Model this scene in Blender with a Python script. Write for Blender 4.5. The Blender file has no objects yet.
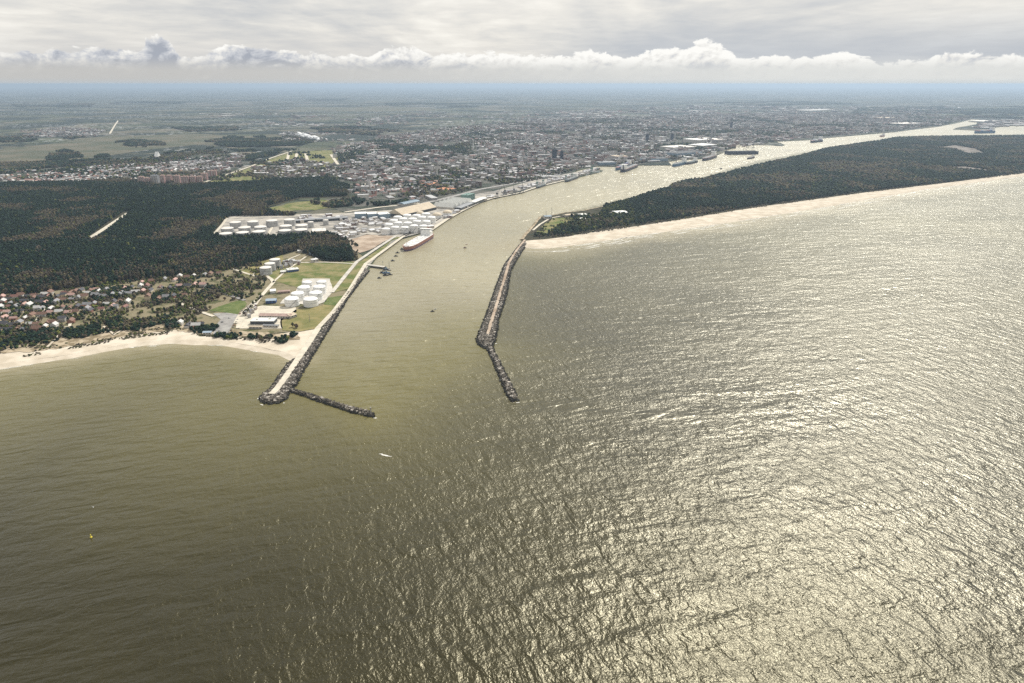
import bpy, bmesh, math, random
import numpy as np
from mathutils import Vector, Matrix
R = math.radians
random.seed(7); rng = np.random.default_rng(7)
S = bpy.context.scene; C = S.collection

# ------------------------------------------------------------ camera, world, sun, exposure
F = 683.0; CAMH = 400.0; PITCH = math.atan((341.5 - 83.7) / F)
cam = bpy.data.cameras.new("camera"); cam.sensor_width = 36; cam.lens = 36 * F / 1024
cam.clip_start = 1; cam.clip_end = 400000
co = bpy.data.objects.new("camera", cam); C.objects.link(co); co.location = (0, 0, CAMH)
co.rotation_euler = (math.pi / 2 - PITCH, 0, 0); S.camera = co
def ray(px, py):
    a = (px - 512) / F; b = (341.5 - py) / F
    cp, sp = math.cos(PITCH), math.sin(PITCH)
    return (a, cp + b * sp, -sp + b * cp)
def G(px, py, z=0.0):
    d = ray(px, py); t = (CAMH - z) / max(-d[2], 1e-5)
    return (d[0] * t, d[1] * t)
def mpp(px, py):                       # metres per photo pixel across, at a ground point
    d = ray(px, py); return CAMH / -d[2] / F
SUN_AZ, SUN_EL = R(29), R(44)
SUNV = Vector((math.sin(SUN_AZ) * math.cos(SUN_EL), math.cos(SUN_AZ) * math.cos(SUN_EL), math.sin(SUN_EL)))
sl = bpy.data.lights.new("sun", 'SUN'); sl.energy = 5.0; sl.angle = R(0.53); sl.color = (1.0, .955, .88)
so = bpy.data.objects.new("sun", sl); C.objects.link(so); so.rotation_euler = SUNV.to_track_quat('Z', 'Y').to_euler()
so.location = (0, 0, 3000)
S.view_settings.view_transform = 'Standard'; S.view_settings.look = 'None'; S.view_settings.gamma = 1
S.view_settings.exposure = 0.0; S.view_settings.use_curve_mapping = False
S.cycles.max_bounces = 6; S.cycles.volume_bounces = 0; S.cycles.transparent_max_bounces = 8
S.cycles.use_denoising = False; S.cycles.denoiser = 'OPENIMAGEDENOISE'; S.cycles.denoising_input_passes = 'RGB_ALBEDO_NORMAL'

class NT:                               # small node-tree helper
    def __init__(s, tree): s.t = tree; s.n = tree.nodes; s.l = tree.links
    def node(s, typ, **kw):
        n = s.n.new(typ)
        for k, v in kw.items(): setattr(n, k, v)
        return n
    def put(s, sock, v):
        if hasattr(v, 'links') or isinstance(v, bpy.types.NodeSocket): s.l.new(v, sock)
        elif v is not None: sock.default_value = v
    def math(s, op, a, b=None, c=None, clamp=False):
        n = s.node('ShaderNodeMath', operation=op, use_clamp=clamp)
        for i, v in enumerate((a, b, c)):
            if v is not None: s.put(n.inputs[i], v)
        return n.outputs[0]
    def sstep(s, x, lo, hi):
        n = s.node('ShaderNodeMapRange', interpolation_type='SMOOTHSTEP')
        s.put(n.inputs[0], x); s.put(n.inputs[1], lo); s.put(n.inputs[2], hi); return n.outputs[0]
    def comb(s, x, y, z=0.0):
        n = s.node('ShaderNodeCombineXYZ'); s.put(n.inputs[0], x); s.put(n.inputs[1], y); s.put(n.inputs[2], z); return n.outputs[0]
    def noise(s, vec, scale, detail=4, rough=.5, dist=0.0, out=0):
        n = s.node('ShaderNodeTexNoise'); s.put(n.inputs['Vector'], vec); n.inputs['Scale'].default_value = scale
        n.inputs['Detail'].default_value = detail; n.inputs['Roughness'].default_value = rough; n.inputs['Distortion'].default_value = dist
        return n.outputs[out]
    def mix(s, f, a, b):
        n = s.node('ShaderNodeMix', data_type='RGBA'); s.put(n.inputs[0], f)
        s.put(n.inputs[6], a if not isinstance(a, tuple) else (*a, 1)[:4]); s.put(n.inputs[7], b if not isinstance(b, tuple) else (*b, 1)[:4])
        return n.outputs[2]
    def ramp(s, f, stops, interp='LINEAR'):
        n = s.node('ShaderNodeValToRGB'); s.put(n.inputs[0], f); cr = n.color_ramp; cr.interpolation = interp
        while len(cr.elements) < len(stops): cr.elements.new(.5)
        for e, (p, c) in zip(cr.elements, stops): e.position = p; e.color = (*c, 1)
        return n.outputs[0]
    def mapping(s, vec, scale=(1, 1, 1), rot=(0, 0, 0)):
        n = s.node('ShaderNodeMapping'); s.put(n.inputs[0], vec); n.inputs['Scale'].default_value = scale; n.inputs['Rotation'].default_value = rot
        return n.outputs[0]

def build_world():
    w = bpy.data.worlds.new("World"); S.world = w; w.use_nodes = True
    t = NT(w.node_tree); t.n.clear()
    out = t.node('ShaderNodeOutputWorld'); bg = t.node('ShaderNodeBackground'); bg.inputs[1].default_value = 0.1
    t.l.new(bg.outputs[0], out.inputs[0])
    sky = t.node('ShaderNodeTexSky', sky_type='NISHITA'); sky.sun_disc = False
    sky.sun_elevation = SUN_EL; sky.sun_rotation = SUN_AZ; sky.altitude = 400; sky.dust_density = 2
    tc = t.node('ShaderNodeTexCoord').outputs['Generated']
    sx = t.node('ShaderNodeSeparateXYZ'); t.l.new(tc, sx.inputs[0]); x, y, z = sx.outputs
    az = t.math('ARCTAN2', x, y)
    zc = t.math('MAXIMUM', z, 0.0)
    den = t.math('ADD', zc, .09)
    pv = t.comb(t.math('DIVIDE', x, den), t.math('DIVIDE', y, den), 0.0)
    k = 10.0
    def c(r, g, b): return (r * k, g * k, b * k)
    n1 = t.noise(t.mapping(pv, (.55, .28, 1)), 1.0, 8, .55, .6)
    n2 = t.noise(pv, 2.6, 7, .6, .3)
    nn = t.math('ADD', t.math('MULTIPLY', n1, .72), t.math('MULTIPLY', n2, .28))
    over = t.ramp(nn, [(.35, (.55, .57, .60)), (.44, (.70, .695, .68)), (.52, (.84, .815, .765)), (.61, (1.0, .97, .90))])
    over = t.mix(1.0, over, over)
    sc = t.node('ShaderNodeVectorMath', operation='SCALE'); t.l.new(over, sc.inputs[0]); sc.inputs[3].default_value = k
    over = sc.outputs[0]
    # sun side is brighter and warmer
    dt = t.node('ShaderNodeVectorMath', operation='DOT_PRODUCT'); t.l.new(tc, dt.inputs[0]); dt.inputs[1].default_value = SUNV
    glow = t.math('POWER', t.math('MAXIMUM', dt.outputs['Value'], 0.0), 7.0)
    over = t.mix(t.math('MULTIPLY', glow, .55, clamp=True), over, c(1.25, 1.18, 1.05))
    # overcast thinner high overhead and to the north
    cover = t.sstep(t.noise(t.mapping(pv, (.5, .5, 1)), .9, 5, .55), .22, .38)
    base = t.mix(t.math('MULTIPLY', cover, .94), sky.outputs[0], over)
    # blue-grey gap just above the cumulus on the right
    g1 = t.math('MULTIPLY', t.sstep(az, -.05, .22), t.math('SUBTRACT', 1.0, t.sstep(z, .035, .10)))
    base = t.mix(t.math('MULTIPLY', g1, .72), base, c(.45, .50, .57))
    g2 = t.math('MULTIPLY', t.math('SUBTRACT', 1.0, t.sstep(az, -.25, .1)), t.math('SUBTRACT', 1.0, t.sstep(z, .03, .075)))
    base = t.mix(t.math('MULTIPLY', g2, .6), base, c(.66, .655, .645))
    # band of low haze under the cumulus
    warm = t.mix(t.sstep(az, -.5, .4), c(.57, .565, .545), c(.74, .75, .73))
    band = t.math('SUBTRACT', 1.0, t.sstep(z, .014, .034))
    # cumulus row: top profile against azimuth
    pts = [(-60, 52), (0, 50), (60, 47), (105, 46), (135, 47), (143, 38), (158, 33), (172, 39), (182, 54), (215, 46), (250, 43), (285, 47), (330, 52), (365, 52), (403, 43),
           (430, 51), (480, 50), (520, 51), (556, 54), (600, 47), (625, 54), (655, 49), (685, 45), (705, 39), (730, 45), (750, 58), (768, 52), (800, 57), (832, 50), (870, 54),
           (900, 59), (938, 53), (962, 47), (990, 54), (1024, 50), (1100, 52)]
    fc = t.node('ShaderNodeFloatCurve'); cm = fc.mapping; cv = cm.curves[0]
    P = []
    for px, py in pts:
        d = Vector(ray(px, py)).normalized(); P.append(((math.atan2(d.x, d.y) + .8) / 1.6, d.z / .1))
    cv.points[0].location = (0, P[0][1]); cv.points[1].location = (1, P[-1][1])
    for p in P: cv.points.new(*p)
    cm.update()
    t.put(fc.inputs['Value'], t.math('DIVIDE', t.math('ADD', az, .8), 1.6))
    top = t.math('MULTIPLY', fc.outputs[0], .1)
    cuv = t.comb(az, t.math('MULTIPLY', z, 1.7), 0.0)
    b1 = t.noise(cuv, 34, 9, .62, .35); b2 = t.noise(cuv, 90, 6, .6, .2); b3 = t.noise(t.comb(t.math('ADD', az, -.004), t.math('MULTIPLY', t.math('ADD', z, .004), 1.7), 0.0), 34, 9, .62, .35)
    bil = t.math('ADD', t.math('MULTIPLY', t.math('SUBTRACT', b1, .5), .030), t.math('MULTIPLY', t.math('SUBTRACT', b2, .5), .010))
    edge = t.math('ADD', t.math('SUBTRACT', t.math('SUBTRACT', top, .0025), z), bil)
    alpha = t.sstep(edge, 0.0, .0032)
    relief = t.math('MULTIPLY', t.math('SUBTRACT', b1, b3), 2.4)
    depth = t.math('MULTIPLY', edge, -24.0)
    sh = t.math('ADD', t.math('ADD', relief, depth), .80)
    side = t.math('MULTIPLY', t.sstep(az, -.28, .1), .38)
    sh = t.math('ADD', sh, t.math('SUBTRACT', side, .12))
    # a few darker clouds
    dark = None
    for px, py, wx in ((158, 49, .02), (38, 50, .03), (265, 54, .03), (968, 60, .028), (110, 48, .015)):
        d = Vector(ray(px, py)).normalized(); a0 = math.atan2(d.x, d.y)
        q = t.math('DIVIDE', t.math('SUBTRACT', az, a0), wx); q = t.math('MULTIPLY', q, q)
        q2 = t.math('DIVIDE', t.math('SUBTRACT', z, d.z), .010); q2 = t.math('MULTIPLY', q2, q2)
        e = t.math('EXPONENT', t.math('MULTIPLY', t.math('ADD', q, q2), -1.0))
        dark = e if dark is None else t.math('ADD', dark, e)
    sh = t.math('SUBTRACT', sh, t.math('MULTIPLY', dark, .42))
    ccol = t.ramp(sh, [(.0, (.040, .043, .049)), (.30, (.060, .062, .066)), (.55, (.084, .083, .080)), (.85, (.100, .099, .095))])
    sc2 = t.node('ShaderNodeVectorMath', operation='SCALE'); t.l.new(ccol, sc2.inputs[0]); sc2.inputs[3].default_value = k * 10
    base = t.mix(alpha, base, sc2.outputs[0])
    base = t.mix(t.math('MULTIPLY', band, .93), base, warm)
    low = t.math('SUBTRACT', 1.0, t.sstep(z, -.001, .007))
    base = t.mix(t.math('MULTIPLY', low, .75), base, t.mix(t.sstep(az, -.5, .4), c(.50, .56, .61), c(.60, .66, .69)))
    # below the horizon
    base = t.mix(t.sstep(z, 0.0, -.02), base, c(.30, .36, .42))
    t.put(bg.inputs[0], base)
build_world()

# ------------------------------------------------------------ mesh, material and object helpers
M = {}
def mat(name, col, rough=.85, var=0.0, scale=.05, col2=None, metal=0.0, spec=.3, detail=4, stretch=(1, 1, 1), lo=.35, hi=.65):
    if name in M: return M[name]
    m = bpy.data.materials.new(name); m.use_nodes = True; t = NT(m.node_tree)
    b = t.n['Principled BSDF']; b.inputs['Roughness'].default_value = rough; b.inputs['Metallic'].default_value = metal
    b.inputs['Specular IOR Level'].default_value = spec
    if var or col2:
        c2 = col2 or tuple(min(1, v * (1 + var)) for v in col); c1 = col if col2 else tuple(v * (1 - var) for v in col)
        tc = t.node('ShaderNodeTexCoord').outputs['Object']
        n = t.noise(t.mapping(tc, stretch), scale, detail, .6)
        t.put(b.inputs['Base Color'], t.mix(t.sstep(n, lo, hi), c1, c2))
    else: b.inputs['Base Color'].default_value = (*col, 1)
    M[name] = m; return m
def attr_mat(name, rough=.8, spec=.2, var=.25, scale=.3):
    if name in M: return M[name]
    m = bpy.data.materials.new(name); m.use_nodes = True; t = NT(m.node_tree); b = t.n['Principled BSDF']
    a = t.node('ShaderNodeAttribute', attribute_name='tint')
    tc = t.node('ShaderNodeTexCoord').outputs['Object']
    n = t.noise(tc, scale, 3, .6)
    v = t.math('ADD', t.math('MULTIPLY', n, 2 * var), 1 - var)
    sc = t.node('ShaderNodeVectorMath', operation='SCALE'); t.l.new(a.outputs['Color'], sc.inputs[0]); t.put(sc.inputs[3], v)
    t.put(b.inputs['Base Color'], sc.outputs[0]); b.inputs['Roughness'].default_value = rough; b.inputs['Specular IOR Level'].default_value = spec
    M[name] = m; return m

def fast_mesh(name, V, T, col=None, loops_per=3, smooth=False, mats=(), midx=None):
    V = np.asarray(V, np.float32); T = np.asarray(T, np.int32)
    me = bpy.data.meshes.new(name); me.vertices.add(len(V)); me.vertices.foreach_set('co', V.ravel())
    me.loops.add(T.size); me.loops.foreach_set('vertex_index', T.ravel())
    me.polygons.add(len(T)); me.polygons.foreach_set('loop_start', np.arange(0, T.size, loops_per, dtype=np.int32))
    me.polygons.foreach_set('loop_total', np.full(len(T), loops_per, np.int32))
    for m in mats: me.materials.append(m)
    if midx is not None: me.polygons.foreach_set('material_index', np.asarray(midx, np.int32))
    me.update(calc_edges=True)
    if col is not None:
        a = me.attributes.new('tint', 'FLOAT_COLOR', 'POINT'); cc = np.ones((len(V), 4), np.float32); cc[:, :3] = col
        a.data.foreach_set('color', cc.ravel())
    me.polygons.foreach_set('use_smooth', np.full(len(T), smooth))
    return me
def link(name, me, parent=None, loc=None, rz=0.0, **props):
    o = bpy.data.objects.new(name, me); C.objects.link(o)
    if parent: o.parent = parent
    if loc is not None: o.location = loc
    if rz: o.rotation_euler = (0, 0, rz)
    for k_, v in props.items(): o[k_] = v
    return o
class MB:                                # mesh builder: boxes, cylinders, tubes, prisms collected into one mesh
    def __init__(s): s.v = []; s.f = []; s.m = []; s.cur = 0
    def add(s, V, Fs):
        b = len(s.v); s.v += [tuple(p) for p in V]; s.f += [tuple(i + b for i in f) for f in Fs]; s.m += [s.cur] * len(Fs); return s
    def box(s, x0, x1, y0, y1, z0, z1):
        return s.add([(x0, y0, z0), (x1, y0, z0), (x1, y1, z0), (x0, y1, z0), (x0, y0, z1), (x1, y0, z1), (x1, y1, z1), (x0, y1, z1)],
                     [(0, 3, 2, 1), (4, 5, 6, 7), (0, 1, 5, 4), (1, 2, 6, 5), (2, 3, 7, 6), (3, 0, 4, 7)])
    def cyl(s, x, y, z0, z1, r0, r1=None, n=16, cap=True):
        r1 = r0 if r1 is None else r1
        V = [(x + r0 * math.cos(2 * math.pi * i / n), y + r0 * math.sin(2 * math.pi * i / n), z0) for i in range(n)]
        V += [(x + r1 * math.cos(2 * math.pi * i / n), y + r1 * math.sin(2 * math.pi * i / n), z1) for i in range(n)]
        Fs = [(i, (i + 1) % n, n + (i + 1) % n, n + i) for i in range(n)]
        if cap: Fs += [tuple(range(n, 2 * n)), tuple(range(n - 1, -1, -1))]
        return s.add(V, Fs)
    def dome(s, x, y, z, r, h, n=20, k=5):
        V = []; 
        for j in range(k):
            a = j / k * math.pi / 2
            V += [(x + r * math.cos(a) * math.cos(2 * math.pi * i / n), y + r * math.cos(a) * math.sin(2 * math.pi * i / n), z + h * math.sin(a)) for i in range(n)]
        V.append((x, y, z + h)); Fs = []
        for j in range(k - 1): Fs += [(j * n + i, j * n + (i + 1) % n, (j + 1) * n + (i + 1) % n, (j + 1) * n + i) for i in range(n)]
        Fs += [((k - 1) * n + i, (k - 1) * n + (i + 1) % n, k * n) for i in range(n)]
        return s.add(V, Fs)
    def bar(s, a, b, r, n=4):
        a = Vector(a); b = Vector(b); d = (b - a).normalized(); u = d.orthogonal().normalized(); w = d.cross(u)
        V = [p + (u * math.cos(2 * math.pi * (i + .5) / n) + w * math.sin(2 * math.pi * (i + .5) / n)) * r for p in (a, b) for i in range(n)]
        return s.add(V, [(i, (i + 1) % n, n + (i + 1) % n, n + i) for i in range(n)] + [tuple(range(n, 2 * n)), tuple(range(n - 1, -1, -1))])
    def gable(s, x0, x1, y0, y1, z0, z1, ridge='x', over=0.0):     # a solid gabled roof
        x0 -= over; x1 += over; y0 -= over; y1 += over
        if ridge == 'x':
            ym = (y0 + y1) / 2
            V = [(x0, y0, z0), (x1, y0, z0), (x1, y1, z0), (x0, y1, z0), (x0, ym, z1), (x1, ym, z1)]
            return s.add(V, [(0, 1, 5, 4), (2, 3, 4, 5), (0, 4, 3), (1, 2, 5), (0, 3, 2, 1)])
        xm = (x0 + x1) / 2
        V = [(x0, y0, z0), (x1, y0, z0), (x1, y1, z0), (x0, y1, z0), (xm, y0, z1), (xm, y1, z1)]
        return s.add(V, [(0, 4, 5, 3), (1, 2, 5, 4), (0, 1, 4), (2, 3, 5), (0, 3, 2, 1)])
    def mesh(s, name, *mats, smooth=False):
        me = bpy.data.meshes.new(name); me.from_pydata(s.v, [], s.f)
        for m in mats: me.materials.append(m)
        for p, i in zip(me.polygons, s.m): p.material_index = i; p.use_smooth = smooth
        me.update(); return me
    def build(s, name, m, parent=None, smooth=False, **kw):
        return link(name, s.mesh(name, m, smooth=smooth), parent, **kw)
def thing(name, label, cat, loc=(0, 0, 0), rz=0.0, group=None):
    o = bpy.data.objects.new(name, None); C.objects.link(o); o.location = loc; o.rotation_euler = (0, 0, rz)
    o.empty_display_size = 1; o['label'] = label; o['category'] = cat
    if group: o['group'] = group
    return o
def kids(o): return [c for c in ALLKIDS.get(o.name, ())]
ALLKIDS = {}
def dup(root, loc, rz, sc=None, label=None, group=None):
    r = root.copy(); C.objects.link(r); r.location = loc; r.rotation_euler = (0, 0, rz)
    if sc: r.scale = sc
    if label: r['label'] = label
    if group: r['group'] = group
    for ch in root.children:
        c_ = ch.copy(); C.objects.link(c_); c_.parent = r
        for g in ch.children:
            d = g.copy(); C.objects.link(d); d.parent = c_
    return r
def ordn(i, n=None):
    if n and i == n - 1 and n > 2: return 'rightmost'
    if i == 0: return 'leftmost'
    names = ['first', 'second', 'third', 'fourth', 'fifth', 'sixth', 'seventh', 'eighth', 'ninth', 'tenth', 'eleventh', 'twelfth']
    if i < 12: return names[i] + ' from the left'
    k_ = i + 1; suf = 'th' if 10 <= k_ % 100 <= 20 else {1: 'st', 2: 'nd', 3: 'rd'}.get(k_ % 10, 'th')
    return f'{k_}{suf} from the left'
def vnoise(x, y, seed=0):
    r_ = np.random.default_rng(seed); L = r_.random((257, 257)); L[256] = L[0]; L[:, 256] = L[:, 0]
    xi = np.floor(x).astype(int); yi = np.floor(y).astype(int); fx = x - xi; fy = y - yi
    fx = fx * fx * (3 - 2 * fx); fy = fy * fy * (3 - 2 * fy); xi %= 256; yi %= 256
    return (L[xi, yi] * (1 - fx) + L[xi + 1, yi] * fx) * (1 - fy) + (L[xi, yi + 1] * (1 - fx) + L[xi + 1, yi + 1] * fx) * fy
def fbm(x, y, seed=0, n=4):
    return sum(vnoise(x * 2 ** i, y * 2 ** i, seed + i) / 2 ** i for i in range(n)) / sum(1 / 2 ** i for i in range(n))
def in_poly(X, Y, P):
    c_ = np.zeros(X.shape, bool); j = len(P) - 1
    for i in range(len(P)):
        xi, yi = P[i]; xj, yj = P[j]
        c_ ^= ((yi > Y) != (yj > Y)) & (X < (xj - xi) * (Y - yi) / (yj - yi + 1e-12) + xi); j = i
    return c_
def W(pts): return [G(*p) for p in pts]
def rough_line(P, closed=True, seg=25.0, amp=.05, seed=1):
    r_ = random.Random(seed); out = []; n = len(P)
    for i in range(n if closed else n - 1):
        a = P[i]; b = P[(i + 1) % n]; L = math.dist(a, b); k_ = max(1, min(40, int(L / seg)))
        nx, ny = -(b[1] - a[1]) / (L + 1e-9), (b[0] - a[0]) / (L + 1e-9)
        for q in range(k_):
            f = q / k_; o = r_.uniform(-1, 1) * amp * min(L, seg * 6) / k_ ** .5 if q else 0
            out.append((a[0] + (b[0] - a[0]) * f + nx * o, a[1] + (b[1] - a[1]) * f + ny * o))
    if not closed: out.append(P[-1])
    return out
def sheet(name, P, z, m, kind='structure', skirt=None, **props):
    bm = bmesh.new(); vs = [bm.verts.new((x, y, z)) for x, y in P]
    f = bm.faces.new(vs)
    f.normal_update()
    if f.normal.z < 0: f.normal_flip()
    if skirt is not None:
        lo = [bm.verts.new((x, y, skirt)) for x, y in P]
        for i in range(len(P)):
            j = (i + 1) % len(P); bm.faces.new((vs[i], vs[j], lo[j], lo[i]))
    f.normal_update()
    bmesh.ops.triangulate(bm, faces=[f], ngon_method='EAR_CLIP')
    me = bpy.data.meshes.new(name); bm.to_mesh(me); bm.free(); me.materials.append(m)
    return link(name, me, kind=kind, **props)
def strip(name, P, w, z, m, seg=20, kind='structure', h=0.0):
    V = []; Fs = []
    P = [Vector(p) for p in P]; n = len(P)
    for i, p in enumerate(P):
        d = (P[min(i + 1, n - 1)] - P[max(i - 1, 0)]).normalized(); nn = Vector((-d.y, d.x)); ww = w[i] if isinstance(w, (list, tuple)) else w
        a = p + nn * ww / 2; b = p - nn * ww / 2; V += [(a.x, a.y, z), (b.x, b.y, z)]
    Fs = [(2 * i, 2 * i + 1, 2 * i + 3, 2 * i + 2) for i in range(n - 1)]
    me = bpy.data.meshes.new(name); me.from_pydata(V, [], Fs); me.materials.append(m)
    me.update()
    for p in me.polygons:
        if p.normal.z < 0: p.flip()
    return link(name, me, kind=kind)

# ------------------------------------------------------------ coastlines (outlines surveyed off the photograph, laid on the ground)
MAIN_COAST = [(-420, 440), (-250, 412), (-120, 388), (0, 366), (32, 361), (75, 355), (105, 349), (137, 344), (175, 341), (225, 342.5), (260, 348), (284, 353), (295, 358),
    (300, 357), (309, 352), (324, 331), (334, 316), (352, 292), (359, 282), (369, 270), (374, 262), (391, 242.5), (399, 240), (414, 236), (431, 231.5), (447.5, 220), (460, 213), (480, 203), (493, 199), (521, 193.5),
    (537, 188), (565, 181), (600, 172.5), (603, 171), (597, 170), (580, 173), (575, 171.5), (597, 166.5), (616, 167), (636, 165.6), (672, 165.6), (664, 158.5), (668, 157), (685, 160), (704, 159),
    (722, 153.5), (729, 149.5), (725, 145), (735, 143.3), (751, 145), (770, 145.5), (782, 146.2), (785, 145), (776, 141.8), (810, 140.2), (829, 138), (864, 134.8), (892, 132.5), (915, 129.5), (937, 127),
    (960, 122.5), (972, 119.4), (979, 119.6), (976, 124.5), (956, 128), (953, 129.6), (975, 130.6), (993, 130.4), (996, 127.5), (1004, 126.5), (1030, 125), (1080, 123.8), (1200, 121.5), (1500, 119)]
SPIT_N = [(1500, 131), (1200, 134.4), (1024, 135.8), (929, 136.6), (895, 137.8), (881, 140.6), (853, 144.6), (826, 148.6), (798, 156.4), (771.6, 162), (748, 167.5), (727, 173), (704, 178.8), (687, 180.8),
    (675, 183.8), (666, 189.4), (655, 191.5), (636, 198), (606, 206), (583, 211), (565, 213), (553, 215.5), (540, 217), (530, 229.5), (521.5, 240)]
SPIT_S = [(523, 247), (545, 247.5), (560, 246), (600, 240.5), (640, 234), (660, 231.5), (734, 221), (827, 206), (921, 189.5), (1024, 175.5), (1150, 162), (1350, 148), (1500, 141)]
SAND_N = [(525, 241.5), (545, 240), (562, 238), (600, 231.5), (640, 226.5), (700, 217), (752, 208.5), (865, 193), (959, 181.8), (1024, 173), (1150, 159.5), (1350, 146), (1500, 139.5)]

def far_pt(px, D=82000.0):
    a = math.atan((px - 512) / 640.0); return (D * math.sin(a), D * math.cos(a))
main_w = rough_line(W(MAIN_COAST), closed=False, seg=30, amp=.03)
land_poly = main_w + [(60000, 14000), (70000, 45000), far_pt(1100), far_pt(900), far_pt(700), far_pt(512), far_pt(330), far_pt(150), far_pt(-100), (-60000, 45000), (-40000, 8000), (-6000, 1500)]
spit_w = rough_line(W(SPIT_N + SPIT_S), seg=30, amp=.03, seed=3)

# ------------------------------------------------------------ ground materials
def land_material():
    m = bpy.data.materials.new('farmland'); m.use_nodes = True; t = NT(m.node_tree); b = t.n['Principled BSDF']
    b.inputs['Roughness'].default_value = .95; b.inputs['Specular IOR Level'].default_value = .1
    tc = t.node('ShaderNodeTexCoord').outputs['Object']
    wn = t.node('ShaderNodeVectorMath', operation='SCALE'); t.l.new(t.noise(tc, .0011, 3, .5, out=1), wn.inputs[0]); wn.inputs[3].default_value = 900
    ad = t.node('ShaderNodeVectorMath', operation='ADD'); t.l.new(tc, ad.inputs[0]); t.l.new(wn.outputs[0], ad.inputs[1]); wv = ad.outputs[0]
    def vor(vec, sc, col=True):
        v = t.node('ShaderNodeTexVoronoi'); v.voronoi_dimensions = '2D'; t.put(v.inputs['Vector'], vec); v.inputs['Scale'].default_value = sc
        sp = t.node('ShaderNodeSeparateColor'); t.l.new(v.outputs['Color'], sp.inputs[0]); return sp.outputs
    a = vor(t.mapping(wv, (1, .6, 1), (0, 0, .5)), .0022); bb = vor(t.mapping(wv, (.7, 1.2, 1), (0, 0, -.3)), .0050)
    field = t.ramp(a[0], [(0, (.055, .075, .04)), (.22, (.075, .09, .05)), (.42, (.13, .115, .085)), (.6, (.08, .08, .055)), (.75, (.19, .165, .13)), (.9, (.05, .065, .04))], 'CONSTANT')
    field2 = t.ramp(bb[0], [(0, (.05, .065, .04)), (.3, (.11, .10, .075)), (.55, (.07, .085, .05)), (.8, (.17, .155, .12))], 'CONSTANT')
    f = t.mix(.45, field, field2)
    f = t.mix(t.math('MULTIPLY', t.noise(tc, .02, 4, .6), .5), f, (.09, .09, .06))
    wood = t.sstep(t.noise(t.mapping(tc, (1, 1.3, 1)), .0011, 9, .66), .50, .52)
    ve = t.node('ShaderNodeTexVoronoi', feature='DISTANCE_TO_EDGE'); ve.voronoi_dimensions = '2D'; t.put(ve.inputs['Vector'], t.mapping(wv, (.7, 1.2, 1), (0, 0, -.3))); ve.inputs['Scale'].default_value = .0050
    belt = t.math('MULTIPLY', t.math('LESS_THAN', ve.outputs['Distance'], .07), t.sstep(t.noise(tc, .004, 3, .6), .45, .5))
    wood = t.math('MAXIMUM', wood, belt)
    f = t.mix(wood, f, (.022, .032, .026))
    # scattered farmsteads and hamlets
    sp = t.node('ShaderNodeTexVoronoi'); sp.voronoi_dimensions = '2D'; t.put(sp.inputs['Vector'], tc); sp.inputs['Scale'].default_value = .014
    dot = t.math('MULTIPLY', t.math('LESS_THAN', sp.outputs['Distance'], .22), t.sstep(t.noise(tc, .0009, 5, .6), .48, .56))
    sc_ = t.node('ShaderNodeSeparateColor'); t.l.new(sp.outputs['Color'], sc_.inputs[0])
    f = t.mix(t.math('MULTIPLY', dot, .7), f, t.ramp(sc_.outputs[0], [(0, (.40, .40, .41)), (.4, (.16, .15, .15)), (.7, (.5, .52, .54))], 'CONSTANT'))
    t.put(b.inputs['Base Color'], f); return m
M_land = land_material()
M_sand = mat('sand', (.47, .41, .32), .95, scale=.03, col2=(.62, .555, .455), spec=.1, detail=7)
M_dune = mat('dune_grass', (.20, .16, .10), .95, scale=.06, col2=(.42, .35, .25), spec=.1, detail=6, lo=.42, hi=.55)
M_grass = mat('grass_field', (.10, .13, .035), .95, scale=.03, col2=(.24, .21, .10), spec=.1, detail=7)
M_lawn = mat('lawn', (.085, .12, .035), .95, scale=.08, col2=(.14, .165, .06), spec=.1)
M_dry = mat('dry_grass', (.26, .22, .10), .95, scale=.04, col2=(.16, .16, .06), spec=.1, detail=7)
M_vill = mat('village_soil', (.085, .09, .04), .95, scale=.035, col2=(.22, .19, .12), spec=.1, detail=8, lo=.36, hi=.52)
M_floor = mat('forest_floor', (.03, .035, .02), .95, scale=.03, col2=(.06, .05, .03), spec=.1)
M_concrete = mat('concrete', (.42, .40, .36), .9, scale=.08, col2=(.56, .53, .47), spec=.2)
M_asphalt = mat('worn_asphalt', (.24, .23, .22), .9, scale=.1, col2=(.34, .33, .31), spec=.2)
M_path = mat('pale_path', (.50, .46, .38), .95, scale=.1, col2=(.62, .57, .47), spec=.1)
M_yard = mat('harbour_yard', (.22, .21, .19), .9, scale=.02, col2=(.42, .39, .34), spec=.2, detail=8, lo=.40, hi=.6)
M_soil = mat('bare_soil', (.30, .23, .17), .95, scale=.025, col2=(.46, .38, .30), spec=.1, detail=6)
M_cityg = mat('city_ground', (.04, .05, .035), .95, scale=.012, col2=(.12, .115, .10), spec=.1, detail=8, lo=.42, hi=.58)
M_field = mat('pasture', (.075, .085, .055), .95, scale=.004, col2=(.14, .125, .09), spec=.1, detail=8)
M_brown = mat('ploughed_field', (.12, .10, .085), .95, scale=.005, col2=(.17, .14, .11), spec=.1, detail=8)

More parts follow.
